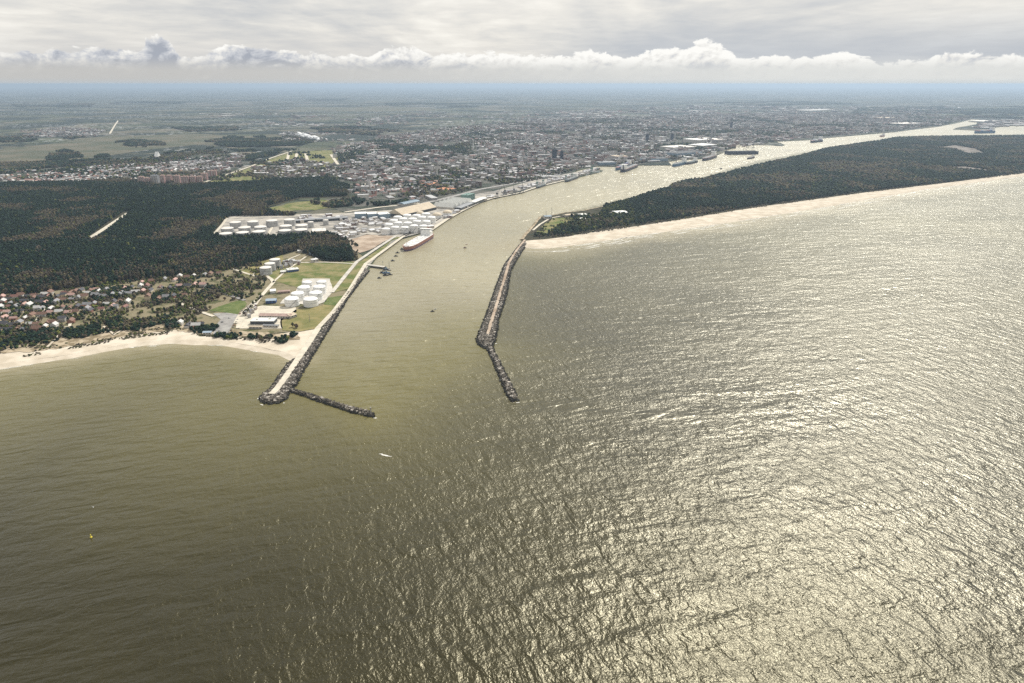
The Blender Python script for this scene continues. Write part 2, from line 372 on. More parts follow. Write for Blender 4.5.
# ------------------------------------------------------------ water
def water_material():
    m = bpy.data.materials.new('sea_water'); m.use_nodes = True; t = NT(m.node_tree); b = t.n['Principled BSDF']
    tc = t.node('ShaderNodeTexCoord').outputs['Object']
    at = t.node('ShaderNodeAttribute', attribute_name='shore'); sh = at.outputs['Fac']
    ch = t.node('ShaderNodeAttribute', attribute_name='lee').outputs['Fac']
    murk = t.noise(tc, .0022, 5, .6, .5)
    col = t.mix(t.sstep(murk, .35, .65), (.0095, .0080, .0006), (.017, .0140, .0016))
    tb = t.node('ShaderNodeAttribute', attribute_name='turbid_far').outputs['Fac']
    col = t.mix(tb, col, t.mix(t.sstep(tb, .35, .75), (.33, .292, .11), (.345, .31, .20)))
    col = t.mix(sh, col, (.30, .26, .16))
    # surf: broken white streaks where it is shallow and open to the sea
    su = t.noise(t.mapping(tc, (1, 2.6, 1), (0, 0, .25)), .022, 6, .65, .6)
    foam = t.math('MULTIPLY', t.sstep(su, .60, .68), t.sstep(sh, .35, .75))
    foam = t.math('MULTIPLY', foam, t.math('SUBTRACT', 1.0, ch))
    wc = t.math('MULTIPLY', t.sstep(t.noise(t.mapping(tc, (1, .5, 1)), .12, 3, .5), .80, .84), .7)
    col = t.mix(t.math('ADD', foam, wc, clamp=True), col, (.75, .74, .70))
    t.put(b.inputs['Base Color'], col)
    b.inputs['Specular Tint'].default_value = (1.0, .93, .64, 1); b.inputs['IOR'].default_value = 1.333; b.inputs['Specular IOR Level'].default_value = .88
    gust = t.noise(t.mapping(tc, (1, 2.2, 1), (0, 0, .2)), .0030, 4, .55, .8)
    open_ = t.math('SUBTRACT', 1.0, t.math('MULTIPLY', ch, .72))
    # wave trains of several lengths; height in metres
    def tex(lam, rot, stretch):            # local x runs along the wave's travel, y along its crest
        n = t.node('ShaderNodeMapping', vector_type='TEXTURE'); t.put(n.inputs[0], tc)
        n.inputs['Scale'].default_value = (lam, lam / stretch, 1); n.inputs['Rotation'].default_value = (0, 0, rot); return n.outputs[0]
    def waves(lam, rot, stretch, amp, det, dist):
        n = t.noise(tex(lam, rot, stretch), 1.0, det, .5, dist)
        return t.math('MULTIPLY', t.math('SUBTRACT', n, .5), amp)
    def crests(lam, rot, stretch, amp):       # sharpened ridges
        n = t.noise(tex(lam, rot, stretch), 1.0, 3, .5, .6)
        q = t.math('SUBTRACT', 1.0, t.math('ABSOLUTE', t.math('MULTIPLY', t.math('SUBTRACT', n, .5), 4.0)))
        return t.math('MULTIPLY', t.math('POWER', t.math('MAXIMUM', q, 0.0), 1.4), amp)
    w1 = waves(30, R(-76), .30, 2.6, 2, .3)
    w2 = waves(13, R(-72), .34, 3.0, 3, .5)
    w2b = waves(12, R(24), .45, 2.0, 3, .6)
    w3 = crests(8, R(10), .6, .22)
    w4 = waves(4.2, R(35), .7, .88, 6, .4)
    w5 = waves(1.5, R(-70), .8, .38, 4, .3)
    h = t.math('ADD', w1, t.math('MULTIPLY', w2, t.math('ADD', .40, t.math('MULTIPLY', ch, 1.25))))
    h = t.math('ADD', h, t.math('MULTIPLY', t.math('ADD', w3, w2b), t.math('SUBTRACT', 1.0, ch)))
    small = t.math('MULTIPLY', t.math('ADD', w4, w5), t.math('MULTIPLY', open_, t.math('ADD', t.math('MULTIPLY', gust, 1.3), .3)))
    h = t.math('ADD', h, small)
    bp = t.node('ShaderNodeBump'); bp.inputs['Strength'].default_value = 1.0; bp.inputs['Distance'].default_value = 1.0
    t.put(bp.inputs['Height'], h); t.l.new(bp.outputs[0], b.inputs['Normal'])
    t.put(b.inputs['Roughness'], t.math('ADD', .30, t.math('MULTIPLY', t.math('SUBTRACT', gust, .5), .15)))
    return m
def build_water():
    def poly_dist(X, Y, P):
        d = np.full(X.shape, 1e9)
        for a, b in zip(P[:-1], P[1:]):
            ax, ay = a; bx, by = b; L = (bx - ax) ** 2 + (by - ay) ** 2 + 1e-9
            tt = np.clip(((X - ax) * (bx - ax) + (Y - ay) * (by - ay)) / L, 0, 1)
            d = np.minimum(d, np.hypot(X - ax - tt * (bx - ax), Y - ay - tt * (by - ay)))
        return d
    th = np.linspace(R(-80), R(80), 561); r = np.concatenate([[5], np.geomspace(60, 85000, 620)])
    TH, RR = np.meshgrid(th, r); X = RR * np.sin(TH); Y = RR * np.cos(TH)
    d1 = poly_dist(X, Y, W(MAIN_COAST[:13])); d2 = poly_dist(X, Y, W(SPIT_S[:-2]))
    jit = 1 + .5 * (fbm(X / 60, Y / 60, 5) - .5)
    shore = np.clip(1 - d1 * jit / 75, 0, 1) ** 1.3; shore = np.maximum(shore, np.clip(1 - d2 * jit / 150, 0, 1) ** 1.2)
    lee_poly = W([(-450, 470), (-200, 430), (60, 392), (262, 402), (330, 412), (372, 417), (430, 400), (484, 350), (480, 335), (497, 285), (522, 240), (560, 214), (640, 196), (760, 160), (900, 136), (1500, 126),
                  (1500, 118), (900, 118), (500, 160), (300, 300), (-450, 330)])
    lee = in_poly(X, Y, lee_poly).astype(np.float32)
    d3 = poly_dist(X, Y, lee_poly[2:9] )
    lee = np.where(lee > 0, np.clip(.5 + d3 / 120, 0, 1), np.clip(.5 - d3 / 260, 0, 1))
    # the sea west of the piers is calmer in the lee of the mole
    west = np.clip(-(X + 60 + .10 * Y) / 260, 0, 1) * .55
    lee = np.maximum(lee, west)
    slick = poly_dist(X, Y, W([(519, 402), (560, 405), (610, 411), (690, 418)])); lee = np.clip(lee + .8 * np.exp(-(slick / 13) ** 2) * (.6 + .8 * fbm(X / 30, Y / 30, 14)), 0, 1)
    n, k_ = X.shape; V = np.stack([X.ravel(), Y.ravel(), np.zeros(X.size)], 1)
    i = np.arange(n - 1)[:, None] * k_ + np.arange(k_ - 1)[None]; i = i.ravel()
    Q = np.stack([i, i + 1, i + k_ + 1, i + k_], 1)[:, ::-1]
    me = fast_mesh('sea_water', V, Q, loops_per=4, smooth=True, mats=[water_material()])
    d4 = np.minimum(poly_dist(X, Y, W(MAIN_COAST[3:40])), poly_dist(X, Y, W(SPIT_N)))
    riv = in_poly(X, Y, W([(292, 390), (372, 417), (484, 350), (480, 335), (497, 285), (522, 240), (560, 214), (640, 196), (760, 160), (900, 136), (1500, 126), (1500, 110), (900, 100), (300, 180), (330, 300), (310, 355)]))
    d5 = poly_dist(X, Y, W([(292, 392), (372, 417), (484, 350)]))
    sm = lambda q: np.clip(q, 0, 1) ** 2 * (3 - 2 * np.clip(q, 0, 1))
    turb_far = np.maximum(.40 * sm(1 - d4 / 600), np.where(riv, np.clip(.40 + d5 / 900, 0, .9), .40 * np.exp(-d5 / 120)))
    far = np.clip((np.hypot(X, Y) - 650) / 1800, 0, 1) * .30  # base colour also turns paler with distance from the camera, beside the turbidity
    turb_far = np.clip(np.maximum(turb_far, far) * (.8 + .4 * fbm(X / 300, Y / 300, 11)), 0, 1)
    for nm, arr in (('shore', shore), ('lee', lee), ('turbid_far', turb_far)):
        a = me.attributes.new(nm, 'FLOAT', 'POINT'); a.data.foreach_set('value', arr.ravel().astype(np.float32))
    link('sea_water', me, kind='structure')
    sheet('sea_bed', [(-90000, -3000), (90000, -3000), (90000, 90000), (-90000, 90000)], -6.0, M_sand)
build_water()

# ------------------------------------------------------------ land
sheet('mainland_ground', land_poly, 2.0, M_land, skirt=-2)
sheet('spit_ground', spit_w, 1.8, M_floor, skirt=-2)
def grd(name, px, z, m, seg=20, amp=.06, seed=2): return sheet(name, rough_line(W(px), seg=seg, amp=amp, seed=seed), z, m)
# beaches
grd('beach_sand', MAIN_COAST[1:15] + [(318, 329), (300, 331), (275, 336), (253, 336), (213, 333), (190, 328), (165, 323), (128, 327), (75, 338), (30, 346), (0, 343), (-120, 362), (-250, 384)], 2.3, M_sand)
spit_beach = SPIT_S + SAND_N[::-1]
grd('spit_beach_sand', spit_beach, 2.2, M_sand)
grd('village_ground', [(-300, 345), (-120, 318), (0, 298), (50, 290), (137, 280), (217, 269), (262, 258), (290, 250), (345, 243), (366, 260), (352, 289), (335, 312), (317, 329), (290, 333), (253, 335.5), (205, 331), (190, 327), (172, 327), (150, 326), (128, 333), (100, 337), (70, 343), (20, 352), (-20, 355), (-120, 367), (-280, 395)], 2.6, M_vill, seed=5)
grd('dune_scrub_ground', [(-120, 371), (0, 354), (30, 354), (75, 347), (128, 337), (172, 331), (213, 337), (253, 338), (284, 342), (300, 341), (296, 336), (250, 333), (205, 329), (150, 322), (60, 336), (0, 344)], 2.8, M_dune, seg=8, amp=.25, seed=9)
grd('grass_field', [(274, 282), (268, 279), (282, 266), (305, 264), (352, 263), (356, 265), (332, 293), (300, 290)], 3.0, M_grass)
grd('grass_field', [(250, 278), (266, 276), (284, 262), (283, 256), (262, 262), (240, 273)], 3.0, M_dry)
grd('grass_strip', [(334, 294), (359, 264), (392, 241), (397, 238), (402, 238), (366, 264), (349, 290)], 3.16, M_grass, amp=.0)
grd('lower_grass_field', [(283, 332), (281, 320), (296, 311), (323, 307), (327, 301), (345, 299), (335, 311), (317, 330), (300, 333)], 3.0, M_dry)
grd('green_grass_patch', [(324, 306), (328, 299), (344, 297), (336, 307)], 3.2, M_lawn)
grd('green_lawn', [(209, 312), (228, 305), (243, 300.6), (247, 305), (238.5, 315.5), (227, 316), (226, 314)], 3.0, M_lawn)
grd('car_park_asphalt', [(213, 315), (227, 314.3), (239, 316), (234, 324), (228, 335), (213, 336), (216, 327), (221, 321)], 3.1, M_asphalt, amp=.01)
grd('tank_yard_ground', [(280, 305), (302, 286), (303, 280), (330, 280), (333, 292), (326, 303), (318, 306)], 3.2, M_concrete)
grd('bare_soil_ground', [(346, 247), (352, 240), (367, 235.6), (394, 237), (372, 250), (360, 254)], 3.0, M_soil)
grd('warehouse_yard_ground', [(236, 330), (246, 311), (262, 307), (296, 309), (297, 313), (282, 322), (283, 330)], 3.0, M_path)
grd('oil_depot_ground', [(212, 237.5), (224, 224), (230, 216.5), (345, 214), (420, 209), (470, 196), (480, 202), (447, 219.5), (431, 231), (414, 236), (398, 239), (367, 235), (345, 243), (328, 234), (265, 238)], 2.9, M_yard)
grd('quayside_ground', [(352, 291), (368, 268), (374, 261), (391, 242), (414, 235), (431, 230), (447, 218), (470, 206), (493, 198.5), (537, 187), (600, 171), (600, 168), (537, 180), (493, 192), (470, 196), (440, 212), (404, 237), (366, 265)], 3.04, M_yard, amp=.0)
strip('quay_edge', W([(431, 231), (447.5, 219.8), (460, 212.6), (480, 202.8), (493, 198.8), (521, 193.2), (537, 187.7), (565, 180.8)]), 12, 3.5, M_path)
grd('city_ground', [(345, 214), (325, 200), (352, 190), (330, 178), (300, 162), (340, 145), (450, 128), (640, 118), (900, 118), (975, 118.5), (892, 132), (829, 137.5), (776, 141.6), (725, 145), (704, 158), (636, 165), (597, 166), (537, 180), (493, 191), (440, 208)], 2.5, M_cityg, seg=150)
grd('town_ground', [(-150, 190), (-150, 172), (0, 168), (100, 163), (150, 156), (215, 152), (260, 160), (232, 171), (205, 185), (160, 188), (75, 184)], 2.5, M_cityg, seg=80)
grd('forest_ground', [(-500, 330), (-500, 196), (0, 184.5), (75, 183.5), (125, 180.5), (160, 187), (256, 184), (276, 180.5), (327, 179), (352, 188), (350, 198), (301, 199), (268, 208), (275, 214), (300, 216), (230, 218.5), (213, 236), (265, 238.5), (328, 235), (350, 241), (359, 262), (325, 263), (297, 252), (281, 257), (225, 272), (175, 278), (100, 286), (0, 300), (-120, 320), (-300, 350)], 2.75, M_floor)
grd('pasture', [(268, 209.5), (290, 204), (318, 200.5), (338, 202), (345, 206), (315, 211), (296, 211), (284, 213.5)], 2.9, M_grass, amp=.15)
for P_, m_ in (([(0, 150), (60, 143), (100, 137), (200, 134), (250, 137), (225, 142), (150, 150), (60, 163), (0, 162)], M_field), ([(70, 149), (130, 139), (150, 141), (110, 156), (60, 157)], M_brown),
               ([(200, 143), (222, 136), (300, 136), (240, 150)], M_field), ([(205, 184), (260, 162), (292, 152), (350, 150), (330, 165), (320, 178), (276, 179)], M_grass), ([(0, 172), (40, 160), (100, 158), (60, 166)], M_field),
               ([(300, 107), (420, 108), (450, 110), (380, 112), (290, 110)], M_field)):
    grd('farm_field', P_, 2.6 + random.random() * .2, m_, seg=200, amp=.03, seed=int(P_[0][0]) + 3)
def shore_slope(P_px, off, side, m=M_sand, z=2.25, name='beach_slope'):
    P = [Vector(p) for p in rough_line(W(P_px), closed=False, seg=30, amp=.02)]; V = []
    for i, p in enumerate(P):
        d = (P[min(i + 1, len(P) - 1)] - P[max(i - 1, 0)]).normalized(); nn = Vector((-d.y, d.x)) * side
        a = p - nn * 6; b = p + nn * off * (.8 + .5 * vnoise(np.array([p.x / 40]), np.array([p.y / 40]), 3)[0]); V += [(a.x, a.y, z + .12), (p.x, p.y, z), (b.x, b.y, -.3)]
    Fs = []
    for i in range(len(P) - 1):
        for k_ in (0, 1): Fs.append((3 * i + k_, 3 * i + k_ + 1, 3 * i + k_ + 4, 3 * i + k_ + 3))
    me = bpy.data.meshes.new(name); me.from_pydata(V, [], Fs); me.materials.append(m); link(name, me, kind='structure')
shore_slope(MAIN_COAST[:15], 14, -1); shore_slope(SPIT_S, 12, -1); shore_slope(SPIT_N, 6, -1, M_dune)
grd('terminal_quay_ground', [(367, 265.5), (374.5, 261), (391.5, 242), (399, 239.6), (414, 235.8), (431, 231.3), (448, 219.6), (460, 212.6), (458, 211), (444, 217.5), (425, 229), (404, 236.3), (385, 249)], 3.35, M_yard, amp=.0)
# roads
def road(px, w, z=3.6, m=M_path, name='road'): return strip(name, W(px), w, z, m)
road([(404, 237), (366, 265), (349, 293), (334, 313), (318, 330), (309, 345)], 9, 3.8, M_path, 'quay_road')
road([(396, 237), (376, 250), (357, 263), (344, 279), (332, 294)], 9, 3.7, M_concrete)
road([(300, 264), (325, 263.5), (355, 265)], 6)
road([(255, 277.5), (267, 277.5), (272, 281), (273.5, 284), (262, 297), (250, 308), (240, 317), (236, 325)], 8)
road([(255, 277.5), (232, 270)], 6); road([(273, 284), (285, 273), (306, 258)], 5); road([(262, 297), (256, 306), (246, 312), (238, 330)], 6)
road([(280, 268), (290, 260), (300, 256)], 5); road([(252, 277), (262, 268), (272, 262)], 4)
road([(165, 293), (175, 300), (181, 305), (200, 313), (214, 318)], 7); road([(205, 289), (228, 296), (245, 302)], 8, 3.6, M_asphalt)
road([(34, 326), (40, 318), (44, 311), (30, 313), (0, 317), (-60, 326)], 7); road([(80, 313), (78, 304), (70, 303)], 6); road([(82, 312), (72, 318), (70, 328), (58, 330), (40, 334)], 5)
road([(64, 332), (56, 341), (48, 349)], 4, 3.9, M_sand, 'sand_path'); road([(104, 328), (114, 336), (118, 331)], 3.5, 3.9, M_sand, 'sand_path'); road([(114, 337), (124, 331), (140, 322)], 3.5, 3.9, M_sand, 'sand_path')
road([(292, 151.5), (270, 159), (251, 167), (225, 176), (200, 184.5)], 26, 3.4, M_field, 'highway')
road([(292, 151.5), (270, 159), (251, 167), (225, 176), (200, 184.5)], 12, 3.7, M_path, 'highway')
road([(118, 121), (114, 127), (110, 134)], 15, 3.4, M_path); road([(357, 188), (378, 180), (381.5, 174), (374, 165), (362, 156)], 14, 3.4, M_path)
road([(381, 151), (380, 158), (384, 166), (389, 174)], 30, 3.4, M_path); road([(90, 239), (98, 234), (128, 214)], 14, 3.4, M_path, 'forest_clearing_track')
road([(230, 219), (300, 217), (345, 214)], 10, 3.4, M_path); road([(213, 236.5), (223, 225), (227, 219)], 8, 3.4, M_path)
road([(268, 236), (272, 229), (274, 224)], 7, 3.4, M_path); road([(420, 205), (450, 198), (480, 190), (520, 183), (560, 174)], 22, 3.4, M_asphalt); road([(345, 213), (380, 208), (420, 204)], 14, 3.4, M_path)
for a_, b_ in (((289, 153), (287, 163)), ((297, 152), (296, 162)), ((305, 152), (308, 162)), ((331, 155), (338, 165)), ((355, 153), (372, 166)), ((340, 152), (352, 164))): road([a_, b_], 16, 3.3, M_path)
road([(533, 231), (540, 225), (550, 219), (560, 217)], 7, 2.6, M_path); 

# ------------------------------------------------------------ woods (uncountable masses of small crowns, each a jittered hull of leaves)
M_leaf = attr_mat('foliage', .9, .1, .45, .35)
def crowns(name, pts, rad, hgt, col, z0=2.5, jit=.28):
    """pts (N,2), rad (N,), hgt (N,), col (N,3): one mesh of irregular crowns."""
    n = len(pts); K = 5
    ang = np.arange(K) * 2 * np.pi / K
    lev = [(.22, .78), (.55, 1.0), (.84, .74)]
    tv = []
    for zf, rf in lev:
        for a in ang: tv.append((math.cos(a + zf * 3) * rf, math.sin(a + zf * 3) * rf, zf))
    tv += [(0, 0, .05), (0, 0, 1.0)]; tv = np.array(tv)
    T = []
    for l in range(2):
        for i in range(K):
            a, b = l * K + i, l * K + (i + 1) % K; T += [(a, b, b + K), (a, b + K, a + K)]
    for i in range(K): T += [(i, 3 * K, (i + 1) % K), (2 * K + i, 2 * K + (i + 1) % K, 3 * K + 1)]
    T = np.array(T)
    V = np.repeat(tv[None], n, 0).astype(np.float32)
    V[:, :, :2] *= (1 + rng.uniform(-jit, jit, (n, len(tv), 1)) * 1.3); V[:, :, 2] += rng.uniform(-.08, .08, (n, len(tv)))
    V[:, :, :2] *= rad[:, None, None]; V[:, :, 2] *= hgt[:, None]
    rot = rng.uniform(0, 6.28, n); c_, s_ = np.cos(rot)[:, None], np.sin(rot)[:, None]
    x = V[:, :, 0] * c_ - V[:, :, 1] * s_; y = V[:, :, 0] * s_ + V[:, :, 1] * c_
    V[:, :, 0] = x + pts[:, None, 0]; V[:, :, 1] = y + pts[:, None, 1]; V[:, :, 2] += z0
    TT = (T[None] + (np.arange(n) * len(tv))[:, None, None]).reshape(-1, 3)
    cc = np.repeat(col[:, None], len(tv), 1) * (1 + rng.uniform(-.18, .18, (n, len(tv), 1)))
    me = fast_mesh(name, V.reshape(-1, 3), TT, cc.reshape(-1, 3), mats=[M_leaf]); return me
def scatter(poly_px, spacing, holes=(), jitter=.5, keep=None):
    P = W(poly_px); xs = [p[0] for p in P]; ys = [p[1] for p in P]
    gx = np.arange(min(xs), max(xs), spacing); gy = np.arange(min(ys), max(ys), spacing)
    X, Y = np.meshgrid(gx, gy); X = X.ravel(); Y = Y.ravel()
    X = X + rng.uniform(-jitter, jitter, len(X)) * spacing; Y = Y + rng.uniform(-jitter, jitter, len(Y)) * spacing
    k_ = in_poly(X, Y, P)
    for h in holes: k_ &= ~in_poly(X, Y, W(h))
    if keep is not None: k_ &= keep(X, Y)
    return np.stack([X[k_], Y[k_]], 1)
PINE = np.array([[.013, .031, .019], [.020, .038, .016], [.009, .023, .017]]); BARE = np.array([[.088, .072, .050], [.070, .060, .044], [.12, .105, .055]]); FRESH = np.array([[.075, .095, .022], [.11, .12, .03], [.055, .075, .022]])
def tints(pts, bare_at=.56, fresh=0.0, sc=140.0, seed=21, mixn=.12):
    n = len(pts); v = fbm(pts[:, 0] / sc + 50, pts[:, 1] / sc + 50, seed) + rng.uniform(-mixn, mixn, n)
    c_ = PINE[rng.integers(0, 3, n)]; b = v > bare_at; c_ = np.where(b[:, None], BARE[rng.integers(0, 3, n)], c_)
    if fresh: f = rng.random(n) < fresh; c_ = np.where(f[:, None], FRESH[rng.integers(0, 3, n)], c_)
    return c_ * rng.uniform(.7, 1.3, (n, 1))
FOREST = [(-400, 322), (-400, 200), (0, 185), (75, 184), (125, 181), (160, 187), (256, 184), (276, 181), (327, 180), (350, 188), (347, 197), (301, 198), (266, 207), (272, 214), (296, 216.5), (229, 217), (221, 224), (210, 237), (265, 240), (328, 236), (347, 243),
          (352, 252), (353, 262), (326, 262), (297, 251.5), (281, 256.5), (262, 263), (225, 271.5), (175, 278), (137, 281), (100, 286), (50, 292), (0, 299), (-100, 312)]
CLEAR = [(86, 241.5), (95, 232.5), (124, 212.5), (134, 211.5), (107, 235), (97, 241.5)]
def near_spaced(P, near, holes=()):
    a = scatter(P, near, holes); return a
pts = scatter(FOREST, 5.6, [CLEAR], keep=lambda X, Y: fbm(X / 90, Y / 90, 77) < .80)
v = fbm(pts[:, 0] / 160 + 50, pts[:, 1] / 160 + 50, 21)
# broadleaf belt along the village side, pine deeper in
dst = pts[:, 1] - (1240 + 0 * pts[:, 0])
c_ = tints(pts, .635, .03, 130, 21, .06); 
edge = np.clip(1 - (pts[:, 1] - np.interp(pts[:, 0], [G(-400, 322)[0], G(0, 299)[0], G(137, 281)[0], G(225, 271)[0], G(326, 262)[0]], [G(-400, 322)[1], G(0, 299)[1], G(137, 281)[1], G(225, 271)[1], G(326, 262)[1]])) / 260, 0, 1)
bsel = rng.random(len(pts)) < edge * .52 * (pts[:, 0] < G(215, 270)[0] + 60)
c_ = np.where(bsel[:, None], BARE[rng.integers(0, 3, len(pts))] * rng.uniform(.6, 1.1, (len(pts), 1)), c_)
me = crowns('pine_forest', pts, rng.uniform(2.3, 4.2, len(pts)), rng.uniform(9, 17, len(pts)) * (.8 + .4 * fbm(pts[:, 0] / 60, pts[:, 1] / 60, 5)), c_)
link('pine_forest', me, kind='stuff')
# spit forest
SPF = [(545, 228), (570, 218), (600, 216), (604, 207), (606, 206.5), (636, 198.5), (655, 192), (666, 190), (675, 184.3), (687, 181.3), (704, 179.2), (727, 173.5), (748, 168), (771, 162.5), (798, 157), (826, 149), (853, 145), (881, 141), (895, 138.2), (929, 137), (1024, 136.2), (1200, 135), (1450, 131.5),
       (1450, 141.5), (1350, 145.5), (1150, 159), (1024, 172.6), (959, 181.2), (865, 192), (752, 207), (700, 215.5), (640, 225), (600, 230), (562, 236.5), (540, 237.5), (532, 238)]
glades = [[(536, 235), (544, 226), (553, 219), (574, 218), (572, 222), (556, 229), (546, 236)], [(936, 148), (955, 145.5), (975, 149), (985, 154), (968, 155), (955, 150)], [(938, 168), (965, 167), (1000, 172), (985, 172)], [(860, 145.5), (918, 144.6), (918, 145.8), (862, 146.6)], [(692, 208), (730, 207.5), (728, 209), (695, 209.5)],
          [(607, 213.5), (622, 212), (633, 213), (622, 215), (608, 215)], [(1005, 164), (1024, 163.5), (1024, 165), (1008, 165.4)]]
pts = scatter(SPF, 8.2, glades, keep=lambda X, Y: (np.hypot(X, Y) < 2900) )
p2 = scatter(SPF, 12.0, glades, keep=lambda X, Y: (np.hypot(X, Y) >= 2900) & (np.hypot(X, Y) < 9000))
thin = rng.random(len(pts)) < np.where(pts[:, 1] < G(640, 214)[1], .75, 1.0); pts = pts[thin]
for nm, pp, s_ in (('spit_forest', pts, 1.0), ('spit_forest', p2, 1.5)):
    cc = tints(pp, .60, .03, 160, 31)
    gr = (pp[:, 0] < G(640, 215)[0]) & (rng.random(len(pp)) < .35); cc = np.where(gr[:, None], FRESH[rng.integers(0, 3, len(pp))] * .8, cc)
    link(nm, crowns(nm, pp, rng.uniform(3.2, 5.2, len(pp)) * s_, rng.uniform(7, 13, len(pp)), cc), kind='stuff')
M_glade = mat('heath_clearing', (.12, .11, .09), .95, scale=.02, col2=(.26, .23, .21), spec=.1)
grd('headland_grass', glades[0], 2.3, M_grass, amp=.12)
for g_ in glades[1:]: grd('forest_clearing', g_, 2.4, M_glade, amp=.1)
q = scatter(glades[0], 6, keep=lambda X, Y: fbm(X / 22, Y / 22, 97) > .56); link('headland_scrub', crowns('headland_scrub', q, rng.uniform(1.5, 3.2, len(q)), rng.uniform(1.5, 4.5, len(q)), tints(q, .5, .5, 60)), kind='stuff')
# woods beyond the town and belts between the fields
woods = [[(45, 161), (52, 153), (66, 150.5), (80, 154), (84, 158), (60, 161)], [(95, 158), (100, 155), (110, 156), (108, 159)], [(112, 143), (140, 140), (165, 143), (166, 147), (135, 148)], [(-60, 174), (0, 164), (50, 163), (100, 160), (150, 156), (215, 148), (200, 152), (120, 163), (60, 168), (0, 173)],
         [(205, 142), (230, 137), (290, 137), (320, 141), (300, 146), (240, 148), (222, 147)], [(245, 158), (275, 152), (285, 150), (265, 163), (250, 165)], [(372, 146), (455, 147), (452, 152), (400, 153)], [(310, 128), (360, 127), (400, 131), (380, 136), (320, 133)],
         [(0, 138), (60, 136), (110, 134.5), (60, 141), (0, 143)], [(170, 128), (230, 127), (260, 130), (190, 132)], [(10, 104), (95, 103), (90, 107), (20, 108)], [(120, 101), (190, 102), (180, 104), (110, 104)], [(385, 103), (500, 104), (470, 108), (390, 106)], [(300, 99), (350, 99), (340, 101), (310, 101)],
         [(860, 108), (960, 106), (1100, 108), (1100, 117), (1000, 119), (900, 119), (850, 115)], [(700, 103), (800, 101), (860, 104), (760, 106)], [(360, 207), (390, 204), (420, 200), (440, 196), (420, 205), (385, 209)], [(350, 199), (362, 190), (372, 196), (360, 207)], [(298, 203), (318, 201), (322, 205), (300, 208)], [(322, 205), (352, 200), (352, 208), (326, 211)], [(285, 213.5), (345, 207), (352, 211), (290, 216.5)]]
allp = []; sizes = []
for w_ in woods:
    cx = sum(p[0] for p in w_) / len(w_); cy = sum(p[1] for p in w_) / len(w_); d_ = math.hypot(*G(cx, cy)); sp_ = 11 if d_ < 6000 else (22 if d_ < 12000 else 60)
    q = scatter(w_, sp_, keep=lambda X, Y: fbm(X / (sp_ * 14), Y / (sp_ * 14), 7) < .55); allp.append(q); sizes.append(np.full(len(q), sp_ * .62))
pts = np.concatenate(allp); sz = np.concatenate(sizes)
link('distant_woods', crowns('distant_woods', pts, sz * rng.uniform(.8, 1.2, len(pts)), rng.uniform(9, 15, len(pts)), tints(pts, .62, .03, 400)), kind='stuff')
# trees and scrub between the village houses, dune scrub and pines above the beach
VILL = [(-140, 345), (-100, 322), (0, 299), (50, 291), (137, 281), (217, 270), (255, 262), (262, 264), (262, 275), (268, 282), (258, 296), (246, 300), (228, 304), (209, 311), (196, 318), (200, 329), (172, 326), (128, 331), (75, 341), (20, 350), (-40, 358)]
vh = [[(209, 312), (228, 305), (243, 300.6), (247, 305), (238.5, 315.5), (226, 316)]]
q1 = scatter(VILL, 6.3, vh, keep=lambda X, Y: fbm(X / 32, Y / 32, 91) > .45)
cc = tints(q1, .40, .34, 45, 41, .25); cc *= 1.05
q2 = scatter([(248, 262), (285, 257), (282, 270), (262, 280), (250, 276)], 9, keep=lambda X, Y: fbm(X / 30, Y / 30, 92) > .55); 
q3 = scatter([(325, 243), (350, 241), (359, 246), (359, 261), (340, 263), (322, 258)], 7, keep=lambda X, Y: fbm(X / 40, Y / 40, 93) > .35)
q = np.concatenate([q1, q2, q3]); cc = np.concatenate([cc, tints(q2, .4, .3, 45), tints(q3, .55, .1, 45)])
link('village_greenery', crowns('village_greenery', q, rng.uniform(1.6, 3.6, len(q)), rng.uniform(2.5, 8, len(q)), cc), kind='stuff')
clumps = [[(2, 334), (30, 330), (58, 331), (62, 336), (40, 344), (4, 346)], [(61, 333), (92, 327), (112, 333), (84, 339), (66, 341)], [(106, 325), (118, 318), (126, 320), (124, 331), (112, 333)], [(122, 332), (140, 323), (166, 316), (164, 325), (135, 333)], [(30, 302), (50, 298), (56, 303), (50, 309), (33, 310)],
          [(88, 297), (100, 292), (134, 288), (132, 295), (96, 303)], [(165, 324), (176, 322), (180, 329), (168, 331)], [(190, 331), (205, 328), (222, 327.5), (212, 334), (196, 336)], [(215, 337), (240, 336.5), (262, 338), (262, 341), (236, 341), (216, 340)], [(258, 341), (272, 337), (276, 341), (264, 344)],
          [(275, 342), (286, 337), (290, 344), (280, 345)], [(288, 337), (298, 334), (299, 338), (291, 340)], [(-80, 352), (0, 338), (3, 350), (-60, 364)], [(150, 298), (165, 292), (172, 300), (158, 306)], [(196, 296), (212, 288), (222, 293), (204, 300)]]
cl = [scatter(c0, 4.6, keep=lambda X, Y: fbm(X / 18, Y / 18, 51) > .33) for c0 in clumps]; q = np.concatenate(cl)
link('shore_pines', crowns('shore_pines', q, rng.uniform(2.2, 3.8, len(q)), rng.uniform(3.5, 8.5, len(q)), tints(q, .70, .05, 60, 61)), kind='stuff')
q = scatter([(-100, 368), (0, 350), (60, 345), (128, 333), (172, 328), (213, 336), (253, 339), (292, 345), (288, 348), (253, 343), (213, 338.5), (172, 335), (130, 340), (75, 350), (10, 361), (-100, 381)], 4.2, keep=lambda X, Y: fbm(X / 22, Y / 22, 55) > .52)
link('dune_scrub', crowns('dune_scrub', q, rng.uniform(1.2, 2.6, len(q)), rng.uniform(.8, 2.0, len(q)), np.where((rng.random(len(q)) < .6)[:, None], BARE[rng.integers(0, 3, len(q))] * .8, FRESH[rng.integers(0, 3, len(q))] * .7)), kind='stuff')
